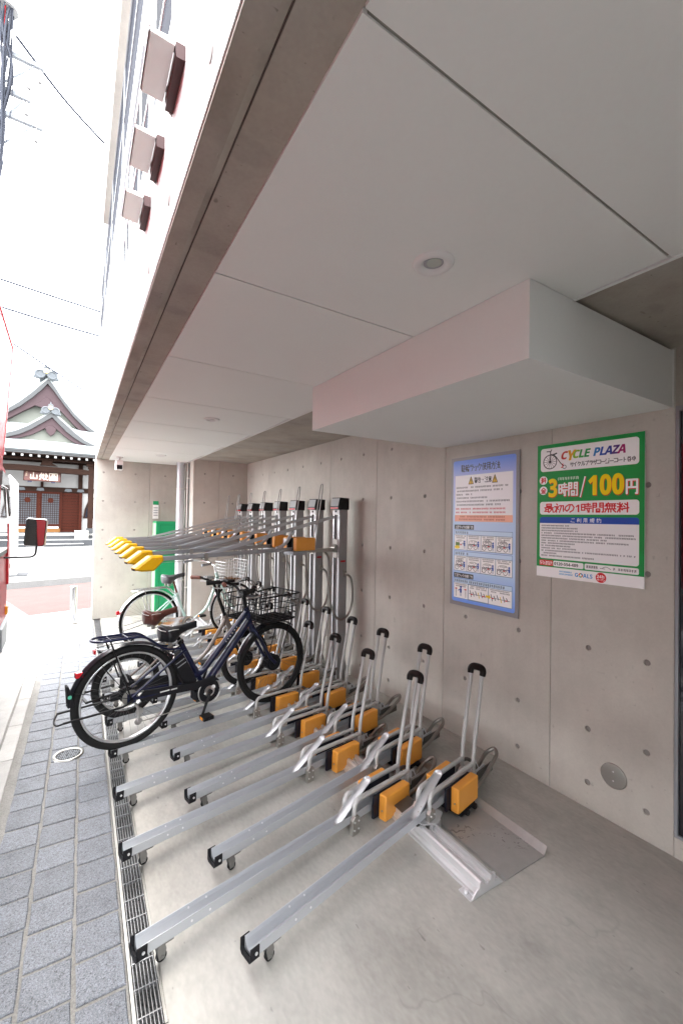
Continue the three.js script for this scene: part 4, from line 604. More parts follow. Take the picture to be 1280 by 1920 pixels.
  part('rear_brake', disc(0.055, 0.03, 24).rotateX(Math.PI / 2).translate(rx, ry, -0.055), M.blackMatt, t);
}
// --- mint city bicycle
{
  const P = rackAt(true, 8), t = thing('city_bicycle', 'pale mint city bicycle with wire basket, grey saddle and silver mudguards', 'bicycle', [0.703, 0, P[1] + 0.035], RA);
  const R = 0.338, rx = 0.165, ry = 0.435, fx = 1.255, fy = 0.43;
  wheel(t, 'rear_wheel', rx, ry, R, { tyre: 0.018, spokes: 36, hubR: 0.024 }); wheel(t, 'front_wheel', fx, fy, R, { tyre: 0.018, spokes: 36, hubR: 0.02, phase: 0.2 });
  fender(t, rx, ry, R + 0.02, 0.5, 3.05, M.silver, 0.028); fender(t, fx, fy, R + 0.02, 1.0, 3.1, M.silver, 0.028);
  part('frame', [curve([[1.005, 0.86, 0], [0.955, 0.68, 0], [0.86, 0.48, 0], [0.73, 0.385, 0], [0.61, 0.36, 0]], 0.019, 28, 12), rod([0.61, 0.35, 0], [0.475, 0.72, 0], 0.0165, 0.0165, 12), rod([0.99, 0.93, 0], [1.035, 0.79, 0], 0.02, 0.02, 12), rod([0.61, 0.35, -0.035], [0.61, 0.35, 0.035], 0.022, 0.022, 14),
    ...[-1, 1].map((s) => [rod([0.6, 0.35, s * 0.025], [rx, ry, s * 0.062], 0.0095, 0.0095, 9), rod([0.48, 0.7, s * 0.018], [rx, ry, s * 0.062], 0.008, 0.008, 9)])], M.mint, t);
  part('fork', [rod([1.035, 0.8, 0], [1.05, 0.765, 0], 0.024, 0.026, 12), ...[-1, 1].map((s) => curve([[1.045, 0.78, s * 0.02], [1.085, 0.69, s * 0.05], [1.18, 0.5, s * 0.055], [fx, fy, s * 0.058]], 0.0115, 16, 8))], M.mint, t);
  part('stem', [rod([0.99, 0.92, 0], [0.965, 1.02, 0], 0.0125, 0.012, 12)], M.chrome, t);
  part('handlebar', curve([[0.68, 1.06, -0.25], [0.8, 1.075, -0.24], [0.93, 1.06, -0.14], [0.965, 1.02, 0], [0.93, 1.06, 0.14], [0.8, 1.075, 0.24], [0.68, 1.06, 0.25]], 0.0112, 40, 9), M.chrome, t);
  for (const s of [-1, 1]) part('handle_grip', rod([0.79, 1.075, s * 0.242], [0.67, 1.059, s * 0.25], 0.016, 0.018, 12), M.frameGrey, t);
  wireBasket(t, 1.05, 1.36, 0.82, 1.06, 0.13, 0.18, M.silver, 7, 6, 0.0022, 0.02);
  part('basket_floor', bx(1.08, 0.83, -0.12, 1.3, 0.834, 0.12), M.board, t);
  part('basket_stay', [-1, 1].map((s) => rod([1.3, 0.82, s * 0.09], [fx, fy, s * 0.066], 0.0045, 0.0045, 7)), M.silver, t);
  saddle(t, 0.30, 0.575, 0.925, M.saddleGrey, 0.10, 0.03, M.frameGrey);
  part('seat_post', [rod([0.48, 0.71, 0], [0.435, 0.86, 0], 0.0125, 0.0125, 12)], M.gripBrown, t);
  part('carrier', [bend([[0.46, 0.70, 0.05], [0.36, 0.80, 0.055], [0.02, 0.80, 0.06], [-0.04, 0.79, 0.03], [-0.04, 0.79, -0.03], [0.02, 0.80, -0.06], [0.36, 0.80, -0.055], [0.46, 0.70, -0.05]], 0.0055, 0.04, 7), ...[-0.03, 0, 0.03].map((z) => rod([-0.02, 0.796, z], [0.34, 0.80, z], 0.0035, 0.0035, 6)), ...[-1, 1].map((s) => rod([0.08, 0.8, s * 0.058], [rx, ry, s * 0.066], 0.0045, 0.0045, 6))], M.chrome, t);
  part('rear_reflector', rbx(rx - 0.365, 0.545, -0.016, rx - 0.335, 0.585, 0.016, 0.004), M.reflector, t);
  part('chain_guard', ext([[0.2, 0.44], [0.6, 0.43], [0.68, 0.36], [0.6, 0.29], [0.3, 0.37]], 0.045, 0.055, 0.003), M.chrome, t);
  part('chainring', new THREE.LatheGeometry([[0.055, -0.002], [0.077, -0.002], [0.077, 0.002], [0.055, 0.002], [0.055, -0.002]].map((p) => new THREE.Vector2(...p)), 32).rotateX(Math.PI / 2).translate(0.61, 0.35, 0.06), M.steel, t);
  pedal(t, [0.61, 0.35, 0.075], [0.735, 0.43, 0.085], M.silver); pedal(t, [0.61, 0.35, -0.075], [0.485, 0.27, -0.085], M.silver);
  part('rear_brake', [disc(0.05, 0.028, 22).rotateX(Math.PI / 2).translate(rx, ry, -0.045)], M.silver, t);
  part('kickstand', [...[-1, 1].map((s) => rod([rx, ry, s * 0.075], [-0.16, 0.375, s * 0.095], 0.006, 0.006, 7))], M.chrome, t);
  part('dynamo_light', [rod([1.27, 0.82, -0.03], [1.33, 0.82, -0.03], 0.022, 0.026, 14)], M.silver, t);
}
// ---------- machine, pipes, camera on the ceiling, cover ----------
{ const k = thing('payment_machine', 'tall green parking payment machine standing against the concrete end wall', 'payment machine', [1.255, 0, -7.46]);
  part('cabinet', rbx(0, 0.06, -0.32, 0.325, 1.56, 0, 0.008), M.green, k); part('plinth', bx(0.01, 0, -0.31, 0.315, 0.06, -0.01), M.frameGrey, k);
  part('side_panel', bx(-0.0025, 0.09, -0.30, -0.0005, 1.53, -0.02), M.greenPale, k);
  part('door_seam', [bx(0.06, 0.1, 0.0, 0.264, 0.103, 0.0015), bx(0.06, 1.5, 0, 0.264, 1.503, 0.0015), bx(0.06, 0.1, 0, 0.063, 1.5, 0.0015)], M.blackMatt, k); }
{ const s = thing('notice_sign', 'small white notice with a green top above the green machine', 'sign', [1.255, 1.6, ZEND + 0.002]);
  part('panel', bx(0, 0, 0, 0.09, 0.30, 0.008), M.white, s); part('green_header', bx(0.001, 0.235, 0.0081, 0.089, 0.299, 0.009), M.green, s);
  part('printed_rows', [0, 1, 2, 3].map((i) => bx(0.012, 0.05 + i * 0.042, 0.0081, 0.078, 0.066 + i * 0.042, 0.0088)), M.frameGrey, s); }
{ const p = thing('downpipe', 'pale metal rainwater downpipe in the corner beside the green machine', 'pipe', [1.6, 0, -7.38]);
  part('pipe', new THREE.CylinderGeometry(0.062, 0.062, 2.53, 28).translate(0, 1.265, 0), M.alu, p); part('collar', [disc(0.07, 0.03, 28).translate(0, 2.515, 0)], M.alu, p);
  part('wall_clamp', [0.6, 2.1].map((y) => [ring(0.064, 0.006, 28, 6).rotateX(Math.PI / 2).translate(0, y, 0), bx(0.06, y - 0.012, -0.012, 0.09, y + 0.012, 0.012)]), M.steel, p); }
{ const p = thing('conduit_pipe', 'thin grey conduit with brackets beside the downpipe', 'pipe', [1.655, 0, -7.14]);
  part('pipe', [rod([0, 0, 0], [0, 2.52, 0], 0.011, 0.011, 12)], M.steelDull, p); part('channel', [bx(0.01, 0.02, -0.035, 0.033, 2.51, -0.014)], M.frameGrey, p);
  for (const y of [0.5, 1.4, 2.25]) part('wall_clamp', bx(-0.016, y, -0.016, 0.033, y + 0.022, 0.016), M.steel, p); }
{ const c = thing('security_camera', 'white box security camera hanging under the far end of the ceiling', 'security camera', [0.684, 0, -7.3]);
  part('mount', [disc(0.055, 0.014, 24).translate(0, CEIL - 0.008, 0), rod([0, CEIL - 0.015, 0], [0, 2.465, 0], 0.018, 0.016, 12)], M.white, c);
  const b = part('body', rbx(-0.05, 2.335, -0.1, 0.05, 2.47, 0.07, 0.014, 3), M.white, c); part('lens_window', rbx(-0.038, 2.342, 0.066, 0.038, 2.405, 0.0735, 0.003), M.black, c); part('sun_shield', bx(-0.053, 2.4705, -0.1, 0.053, 2.4755, 0.085), M.white, c); }
{ const c = thing('round_cover', 'round grey metal cover plate low on the concrete wall under the signs', 'cover plate', [WX, 0.257, -1.183]);
  part('plate', new THREE.LatheGeometry([[0, 0.008], [0.062, 0.008], [0.066, 0.006], [0.067, 0]].map((p) => new THREE.Vector2(...p)), 40).rotateZ(Math.PI / 2), M.steelDull, c);
  part('screw', [0.025, -0.025].map((y) => new THREE.CylinderGeometry(0.004, 0.004, 0.002, 10).rotateZ(Math.PI / 2).translate(-0.0088, y, 0)), M.bright, c); }

// ---------- printed signs ----------
// stroke glyphs on a 10 x 10 grid, each stroke a run of x,y digit pairs
const GL = { '最': '2070732320 2272 0494 1418 4449 1646 0848 558599 8559', '初': '2031 034309 2429 2546 529298 98 7259', 'の': '52462806134171948759', '時': '0131370701 0434 4181 6063 3393 3595 757969 5668', '間': '0900303404 0232 6460909989 6494 6292 3666693936 3868',
  '無': '3012 1191 0393 0696 2126 4146 6166 8186 1709 3739 5759 7799', '料': '2029 0444 0132 4133 2509 2547 6172 5364 8089 4695', '円': '0900909989 0595 4045', '金': '4004 5094 2474 1686 4449 2728 7768 0999', '駐': '4000064649 2026 0242 0444 0719 1718 2728 3738 6071 5292 5595 4999 7279',
  '輪': '0141 2029 0343460603 0444 0747 7044 7094 5484 5956868988 5787 6669 7679', 'ラ': '1181 039359', 'ッ': '1425 4354 834959', 'ク': '3005 2282 8239', '使': '2004 1319 3191 4383854543 6067 6739 4699', '用': '0916108089 1383 1686 5059', '方': '4051 0292 4209 348479 7959', '法': '0010 0313 0919 4282 6064 3494 6448 4888 7599',
  '警': '0141 1012 3032 034346 1333 6052 6191 8264 6295 0595 1686 1787 2878792928', '告': '2013 2282 5054 0494 2676792926', '・': '4454554544', '注': '0010 0313 0819 6071 3292 4585 3999 6269', '意': '4041 1181 3132 6263 0393 2474762624 2575 1709 37397978 5767 8798',
  'ご': '2171 1608 0899 8091', '利': '4011 0343 2029 2307 2346 6167 909989', '規': '0242 0444 2025 2509 2548 5090965650 5292 5494 6649 767999', '約': '2002 0222 3105 0545 2529 0708 4748 6042 52929979 6475', 'サ': '0393 2026 707759', 'イ': '8004 4449', 'ル': '202609 606996', 'プ': '018139 8090', 'ブ': '018139 7090', 'ザ': '0393 2026 707759 8190', 'コ': '0191 9198 0898', 'ー': '0595', 'ジ': '1021 0314 098984 8091', 'ト': '3039 3475', '谷': '3012 6082 5105 5296 2676792926', '中': '1282861612 5059',
  '上': '4049 4474 0999', '段': '3010 1019 1333 1636 0939 605360 6080 8083 5484 8559 5799', '下': '0191 4149 4466', 'い': '101728 7094', 'オ': '0292 606969 6208', 'ン': '1032 098983', '山': '13188883 4048', '妙': '20054799 4109 0343 7075 5247 8294 9459', '圓': '0900909909 3161633331 2474772724 2575 2676 3728 6778',
  '緊': '0040 0004 0242 0444 6090 6594 2505 5585 2577 4749 1729', '急': '3002 2262 0494 1474 7447 1777 0919 3859 7989', '連': '0010 030609 0999 3191 4282864642 6067 3898', '絡': '2002 0222 3105 0545 2529 6042 5292 9249 6499 5787895957', '先': '2012 1282 5054 0494 3409 6467 6999' };
function glyph(g, ch, x, y, w, h, lw) {
  const d = GL[ch]; if (!d) return false; g.lineWidth = lw; g.beginPath();
  for (const s of d.split(' ')) for (let i = 0; i < s.length; i += 2) { const X = x + (+s[i] + 0.5) / 10 * w, Y = y + (+s[i + 1] + 0.5) / 10 * h; i ? g.lineTo(X, Y) : g.moveTo(X, Y); }
  g.stroke(); return true;
}
function write(g, str, x, y, w, h, lw, col, edge) { // letters of width w and height h from the left top
  g.lineCap = g.lineJoin = 'round';
  for (const pass of edge ? [1, 0] : [0]) { let X = x; for (const ch of str) {
    g.strokeStyle = g.fillStyle = pass ? edge[0] : col; const off = pass ? edge[2] || 0 : 0;
    if (!glyph(g, ch, X + off, y + off, w * 0.96, h, pass ? lw + edge[1] : lw) && ch !== ' ') { g.font = `bold ${Math.round(h * 1.12)}px sans-serif`; g.textAlign = 'left'; g.textBaseline = 'alphabetic'; if (pass) { g.lineWidth = edge[1]; g.strokeText(ch, X + off, y + h * 0.96 + off); } else g.fillText(ch, X, y + h * 0.96); X += g.measureText(ch).width + 1; continue; }
    X += w; } }
}
function scribble(g, x, y, w, h, col, lw = 1.6) { // rows of print too small to read
  g.strokeStyle = col; g.lineWidth = lw; g.lineCap = 'butt'; let X = x;
  while (X < x + w) { const a = h * (0.62 + 0.2 * rnd()); if (rnd() > 0.08) { g.beginPath(); for (let k = 0; k < 3; k++) { const Y = y + (k + 0.3) * h / 3.2; g.moveTo(X, Y + rnd() * 2 - 1); g.lineTo(X + a, Y + rnd() * 2 - 1); } g.moveTo(X + a * rnd(), y); g.lineTo(X + a * rnd(), y + h); g.stroke(); } X += h * 0.95; }
}
function rr(g, x, y, w, h, r, c) { g.fillStyle = c; g.beginPath(); g.roundRect(x, y, w, h, r); g.fill(); }
function canvasMat(w, h, draw, o = {}) { const c = document.createElement('canvas'); c.width = w; c.height = h; const g = c.getContext('2d'); draw(g); const t = new THREE.CanvasTexture(c); t.colorSpace = THREE.SRGBColorSpace; t.anisotropy = 8; return mat(null, 0.4, 0, { map: t, ...o }); }
function wallSign(name, label, y0, y1, z0, z1, m, edge) { // board on the back wall between z0 (far) and z1 (near)
  const t = thing(name, label, 'sign', [WX - 0.001, (y0 + y1) / 2, (z0 + z1) / 2]);
  part('board', bx(-0.006, (y0 - y1) / 2, (z0 - z1) / 2, 0, (y1 - y0) / 2, (z1 - z0) / 2), edge, t);
  const p = part('print', new THREE.PlaneGeometry(z1 - z0 - 0.0015, y1 - y0 - 0.0015).rotateY(-Math.PI / 2).translate(-0.0068, 0, 0), m, t); p.castShadow = false; return t;
}
const drawBike = (g, x, y, s, c) => { g.strokeStyle = c; g.lineWidth = s * 0.07; g.beginPath(); g.arc(x, y, s * 0.3, 0, 7); g.stroke(); g.beginPath(); g.arc(x + s, y, s * 0.3, 0, 7); g.stroke(); g.beginPath(); g.moveTo(x, y); g.lineTo(x + s * 0.35, y - s * 0.45); g.lineTo(x + s * 0.8, y - s * 0.45); g.lineTo(x + s, y); g.moveTo(x + s * 0.8, y - s * 0.45); g.lineTo(x + s * 0.45, y); g.lineTo(x + s * 0.35, y - s * 0.5); g.moveTo(x + s * 0.8, y - s * 0.45); g.lineTo(x + s * 0.75, y - s * 0.65); g.stroke(); };
const drawMan = (g, x, y, s) => { g.fillStyle = '#1c4ea3'; g.beginPath(); g.arc(x, y - s * 0.85, s * 0.11, 0, 7); g.fill(); g.fillRect(x - s * 0.11, y - s * 0.72, s * 0.22, s * 0.4); g.fillStyle = '#b9c4d6'; g.fillRect(x - s * 0.1, y - s * 0.32, s * 0.08, s * 0.32); g.fillRect(x + s * 0.03, y - s * 0.32, s * 0.08, s * 0.32); g.strokeStyle = '#1c4ea3'; g.lineWidth = s * 0.07; g.beginPath(); g.moveTo(x, y - s * 0.65); g.lineTo(x - s * 0.32, y - s * 0.5); g.stroke(); };
// green price board
const green = canvasMat(880, 1190, (g) => {
  g.fillStyle = '#0a9a48'; g.fillRect(0, 0, 880, 1190);
  rr(g, 32, 34, 810, 210, 26, '#fbfafa');
  g.strokeStyle = '#20262a'; g.lineWidth = 7; g.beginPath(); g.arc(122, 158, 62, 0, 7); g.stroke(); g.lineWidth = 2.4; for (let k = 0; k < 14; k++) { const a = k * 0.4488; g.beginPath(); g.moveTo(122, 158); g.lineTo(122 + Math.cos(a) * 60, 158 + Math.sin(a) * 60); g.stroke(); }
  g.fillStyle = '#20262a'; g.beginPath(); g.arc(122, 158, 11, 0, 7); g.fill(); g.lineWidth = 7; g.beginPath(); g.moveTo(122, 152); g.lineTo(126, 64); g.moveTo(88, 62); g.lineTo(126, 66); g.lineTo(138, 48); g.moveTo(126, 92); g.bezierCurveTo(190, 96, 196, 170, 250, 204); g.stroke(); g.beginPath(); g.moveTo(138, 100); g.lineTo(186, 86); g.lineWidth = 12; g.stroke();
  g.lineWidth = 4; g.beginPath(); g.arc(256, 214, 15, 0, 7); g.stroke(); g.strokeStyle = '#d5312b'; g.lineWidth = 8; g.beginPath(); g.arc(232, 190, 9, 0.6, 5.6, true); g.stroke(); g.beginPath(); g.arc(232, 208, 9, 2.4, 5.2, true); g.stroke();
  const cols = ['#c8372d', '#e8a21d', '#8dbb2c', '#39a048', '#2e9a52', '', '#1f7fc4', '#2556b4', '#2c3f9c', '#55307f', '#a3216b'], L = 'CYCLE PLAZA'; let X = 216;
  g.textBaseline = 'alphabetic'; g.textAlign = 'left';
  for (let i = 0; i < L.length; i++) { if (L[i] === ' ') { X += 30; continue; } const f = i === 1 ? 118 : 92; g.save(); g.translate(X, i === 1 ? 160 : 146); g.transform(1, 0, -0.24, 1, 0, 0); g.font = `bold ${f}px sans-serif`; g.lineJoin = 'round'; g.fillStyle = '#f2c230'; if (i < 3) g.fillText(L[i], 2, 0); g.fillStyle = cols[i]; g.fillText(L[i], 0, 0); g.strokeStyle = cols[i]; g.lineWidth = 3; g.strokeText(L[i], 0, 0); X += g.measureText(L[i]).width * (i === 1 ? 0.74 : 0.9); g.restore(); }
  write(g, 'サイクルプラザコージーコート谷中', 306, 180, 32.2, 38, 4.6, '#202428');
  for (const [y, ch] of [[322, '料'], [414, '金']]) { g.fillStyle = '#fff'; g.beginPath(); g.arc(60, y, 39, 0, 7); g.fill(); write(g, ch, 37, y - 26, 50, 52, 7, '#d8242b'); }
  g.lineJoin = 'round'; g.textAlign = 'left';
  const big = (s, x, y, px, sx, c, e) => { g.save(); g.translate(x, y); g.scale(sx, 1); g.font = `bold ${px}px sans-serif`; g.strokeStyle = e; g.lineWidth = 12; g.strokeText(s, 5, 5); g.fillStyle = c; g.strokeStyle = c; g.lineWidth = 9; g.strokeText(s, 0, 0); g.fillText(s, 0, 0); g.restore(); };
  big('3', 108, 470, 214, 0.72, '#ffe000', '#d8242b'); big('100', 458, 466, 218, 0.78, '#ffe000', '#d8242b');
  write(g, '時', 204, 352, 84, 118, 14, '#fff', ['#d8242b', 6, 4]); write(g, '間', 292, 352, 84, 118, 14, '#fff', ['#d8242b', 6, 4]); write(g, '円', 752, 356, 84, 116, 16, '#fff', ['#d8242b', 6, 4]);
  g.lineCap = 'butt'; g.strokeStyle = '#d8242b'; g.lineWidth = 17; g.beginPath(); g.moveTo(398, 486); g.lineTo(438, 312); g.stroke(); g.strokeStyle = '#fff'; g.lineWidth = 11; g.beginPath(); g.moveTo(395, 484); g.lineTo(435, 310); g.stroke();
  g.fillStyle = '#eaf7ee'; g.font = 'bold 30px sans-serif'; g.fillText('(', 196, 326); g.fillText(')', 372, 326); scribble(g, 210, 304, 158, 26, '#eaf7ee', 3.4);
  rr(g, 28, 516, 816, 116, 24, '#fdfcfc'); write(g, '最初の1時間無料', 70, 534, 94, 80, 10.5, '#d8242b');
  rr(g, 28, 654, 816, 372, 22, '#f6f6f7'); g.fillStyle = '#1853b5'; g.beginPath(); g.roundRect(28, 654, 816, 54, [22, 22, 0, 0]); g.fill(); let q = 314; for (const ch of 'ご利用規約') { write(g, ch, q, 663, 38, 36, 4.2, '#fff'); q += 54; }
  const wd = [250, 330, 330, 780, 770, 560, 720, 320, 270, 310, 770, 120, 460]; for (let k = 0; k < 13; k++) scribble(g, k === 11 ? 66 : 44, 724 + k * 22.4, Math.min(wd[k], 776), 13, '#3d4046', 1.7);
  rr(g, 28, 1040, 130, 50, 6, '#d8242b'); write(g, '緊急連絡先', 34, 1048, 24, 34, 3.4, '#fff'); rr(g, 160, 1040, 266, 50, 12, '#fbfbfb'); g.fillStyle = '#202428'; g.font = 'bold 35px sans-serif'; g.fillText('0120-554-489', 168, 1078);
  rr(g, 436, 1040, 408, 50, 12, '#fbfbfb'); rr(g, 446, 1050, 92, 30, 3, '#e2e2e4'); scribble(g, 452, 1055, 80, 20, '#333', 2.6); scribble(g, 660, 1055, 168, 20, '#444', 2.4); g.strokeStyle = '#444'; g.lineWidth = 3; g.beginPath(); g.moveTo(580, 1066); g.quadraticCurveTo(600, 1044, 626, 1060); g.lineTo(644, 1070); g.moveTo(560, 1068); g.lineTo(600, 1070); g.stroke();
  g.fillStyle = '#fdfdfd'; g.fillRect(0, 1100, 880, 90);
  g.fillStyle = '#1e93d6'; g.font = 'bold 17px sans-serif'; g.fillText('SUSTAINABLE', 216, 1136); g.fillText('DEVELOPMENT', 216, 1158); g.font = 'bold 46px sans-serif'; g.fillText('G', 352, 1160); g.fillText('ALS', 424, 1160);
  ['#e5243b', '#dda63a', '#4c9f38', '#26bde2', '#fcc30b', '#a21942', '#fd6925', '#3f7e44', '#0a97d9', '#19486a'].forEach((c, i) => { g.strokeStyle = c; g.lineWidth = 9; g.beginPath(); g.arc(404, 1143, 14, i * 0.628, i * 0.628 + 0.62); g.stroke(); });
  g.fillStyle = '#d8242b'; g.beginPath(); g.arc(568, 1144, 41, 0, 7); g.fill(); g.fillStyle = '#fff'; g.font = 'bold 36px sans-serif'; g.fillText('24h', 534, 1148); let z = 538; for (const ch of 'オープン') { write(g, ch, z, 1154, 15, 15, 3, '#fff'); z += 15; }
});
wallSign('price_board', 'green and white parking price board reading 100 yen, right of the blue instruction board', 1.306, 2.143, -1.651, -1.037, green, M.white);
// blue instruction board
const blue = canvasMat(620, 1160, (g) => {
  g.fillStyle = '#8f8d90'; g.fillRect(0, 0, 620, 1160);
  const gr = g.createLinearGradient(0, 0, 0, 1160); gr.addColorStop(0, '#5f8df0'); gr.addColorStop(0.13, '#b3bef0'); gr.addColorStop(0.42, '#c3dcfa'); gr.addColorStop(0.75, '#c3defb'); gr.addColorStop(0.93, '#8fb8fb'); gr.addColorStop(1, '#5f93f7');
  g.fillStyle = gr; g.beginPath(); g.roundRect(22, 24, 572, 1106, 18); g.fill();
  write(g, '駐輪ラック使用方法', 104, 60, 40, 56, 5, '#23262e');
  g.fillStyle = '#f8f7f9'; g.fillRect(42, 142, 528, 340);
  for (const x of [178, 396]) { g.fillStyle = '#f3c61c'; g.strokeStyle = '#2a2412'; g.lineWidth = 5; g.lineJoin = 'round'; g.beginPath(); g.moveTo(x, 212); g.lineTo(x + 22, 158); g.lineTo(x + 44, 212); g.closePath(); g.fill(); g.stroke(); g.fillStyle = '#2a2412'; g.fillRect(x + 19, 176, 6, 20); g.fillRect(x + 19, 200, 6, 6); }
  write(g, '警告・注意', 232, 164, 32, 44, 4.4, '#23262e');
  [480, 420, 150, 290, 510, 400].forEach((w, k) => scribble(g, 54 + (k % 2 ? 8 : 0), 232 + k * 27, Math.min(w, 505), 14, '#3b3d44', 1.7));
  for (let k = 0; k < 2; k++) { scribble(g, 52, 398 + k * 28, 34, 13, '#c8373f', 2.2); scribble(g, 102, 398 + k * 28, 96, 13, '#c8373f', 2); scribble(g, 218, 398 + k * 28, 140, 13, '#c8373f', 2); scribble(g, 374, 398 + k * 28, 130, 13, '#c8373f', 2); }
  g.fillStyle = '#f6b79c'; g.fillRect(42, 452, 528, 50); scribble(g, 96, 458, 400, 14, '#a5473c', 1.8); scribble(g, 84, 479, 420, 14, '#a5473c', 1.8);
  const head = (y, s, w) => { g.fillStyle = '#17191f'; g.fillRect(40, y, w, 36); write(g, s, 46, y + 6, 20, 25, 3.2, '#fff'); };
  head(528, '上段ラックの使い方', 192); head(906, '下段ラックの使い方', 192);
  const panel = (y, h, cells) => { g.fillStyle = '#cfe6fb'; g.fillRect(40, y, 530, h); g.strokeStyle = '#456f9f'; g.lineWidth = 2.5; g.strokeRect(40, y, 530, h); scribble(g, 50, y + 8, 120, 20, '#24313f', 2.4); const n = cells.length; cells.forEach((c, i) => { const x = 40 + 530 * c[0], w = 530 * c[1]; g.fillStyle = '#fbfbfb'; g.fillRect(x + 1, y + 34, w - 2, h - 36); g.strokeStyle = '#7d94ad'; g.strokeRect(x, y + 34, w, h - 34); scribble(g, x + 14, y + 40, w - 30, 10, '#55585e', 1.3); scribble(g, x + 20, y + 54, w - 44, 10, '#55585e', 1.3); c[2](x, y + 72, w, h - 78); }); };
  const scene1 = (k) => (x, y, w, h) => { g.strokeStyle = '#555'; g.lineWidth = 2; g.beginPath(); g.ellipse(x + w * 0.45, y + 18, w * 0.3, 16, 0, 0, 7); g.stroke(); scribble(g, x + w * 0.25, y + 8, w * 0.4, 9, '#666', 1.2); if (k !== 0) { drawBike(g, x + 30, y + h - 20, 52, '#54575e'); if (k % 2) drawBike(g, x + 34, y + h - 62, 46, '#6a6d74'); g.strokeStyle = '#444'; g.beginPath(); g.moveTo(x + 14, y + 30); g.lineTo(x + 14, y + h - 4); g.moveTo(x + 14, y + h - 40); g.lineTo(x + w - 34, y + h - 40); g.stroke(); } else { g.fillStyle = '#5a7f34'; g.fillRect(x + 14, y + h - 52, 40, 26); g.fillStyle = '#f0d52c'; g.beginPath(); g.ellipse(x + 30, y + h - 14, 26, 13, 0, 0, 7); g.fill(); } drawMan(g, x + w - 24, y + h - 4, 66); g.fillStyle = '#cf2e35'; g.fillRect(x + w * 0.45, y + h * 0.5, 18, 7); };
  panel(572, 152, [[0, 0.24, scene1(0)], [0.24, 0.25, scene1(2)], [0.49, 0.25, scene1(3)], [0.74, 0.26, scene1(1)]]);
  panel(736, 152, [[0, 0.24, scene1(3)], [0.24, 0.25, scene1(2)], [0.49, 0.25, scene1(4)], [0.74, 0.26, scene1(2)]]);
  const racks = (x, y, w, h) => { for (let k = 0; k < 6; k++) { g.strokeStyle = k === 3 ? '#e8c91f' : '#5a5d63'; g.lineWidth = 6; g.beginPath(); g.moveTo(x + 20 + k * (w - 40) / 6, y + 6 + (k % 2) * 8); g.lineTo(x + 34 + k * (w - 40) / 6, y + h - 20 - (k % 3) * 8); g.stroke(); } g.lineWidth = 3; g.strokeStyle = '#5a5d63'; g.beginPath(); g.moveTo(x + 10, y + 30); g.lineTo(x + w - 14, y + 34); g.stroke(); g.fillStyle = '#cf2e35'; g.fillRect(x + 26, y + h - 44, 18, 8); g.fillRect(x + w - 56, y + h - 44, 18, 8); };
  panel(950, 152, [[0, 0.27, (x, y, w, h) => { drawMan(g, x + w / 2, y + h - 10, 84); g.strokeStyle = '#44474d'; g.lineWidth = 7; g.setLineDash([6, 4]); for (const q of [0.16, 0.84]) { g.beginPath(); g.moveTo(x + w * q, y + 14); g.lineTo(x + w * q, y + h - 6); g.stroke(); } g.setLineDash([]); g.fillStyle = '#cf2e35'; g.fillRect(x + w * 0.1, y + 4, 20, 8); g.fillRect(x + w * 0.75, y + 4, 20, 8); }], [0.27, 0.36, racks], [0.63, 0.37, racks]]);
  g.fillStyle = '#e8c91f'; g.beginPath(); g.moveTo(350, 1042); g.lineTo(376, 1042); g.lineTo(376, 1032); g.lineTo(394, 1050); g.lineTo(376, 1068); g.lineTo(376, 1058); g.lineTo(350, 1058); g.fill(); scribble(g, 190, 958, 360, 20, '#24313f', 2.4);
});
wallSign('instruction_board', 'blue bicycle rack instruction board in a grey surround, left of the green price board', 0.999, 2.139, -2.388, -1.780, blue, M.frameGrey);
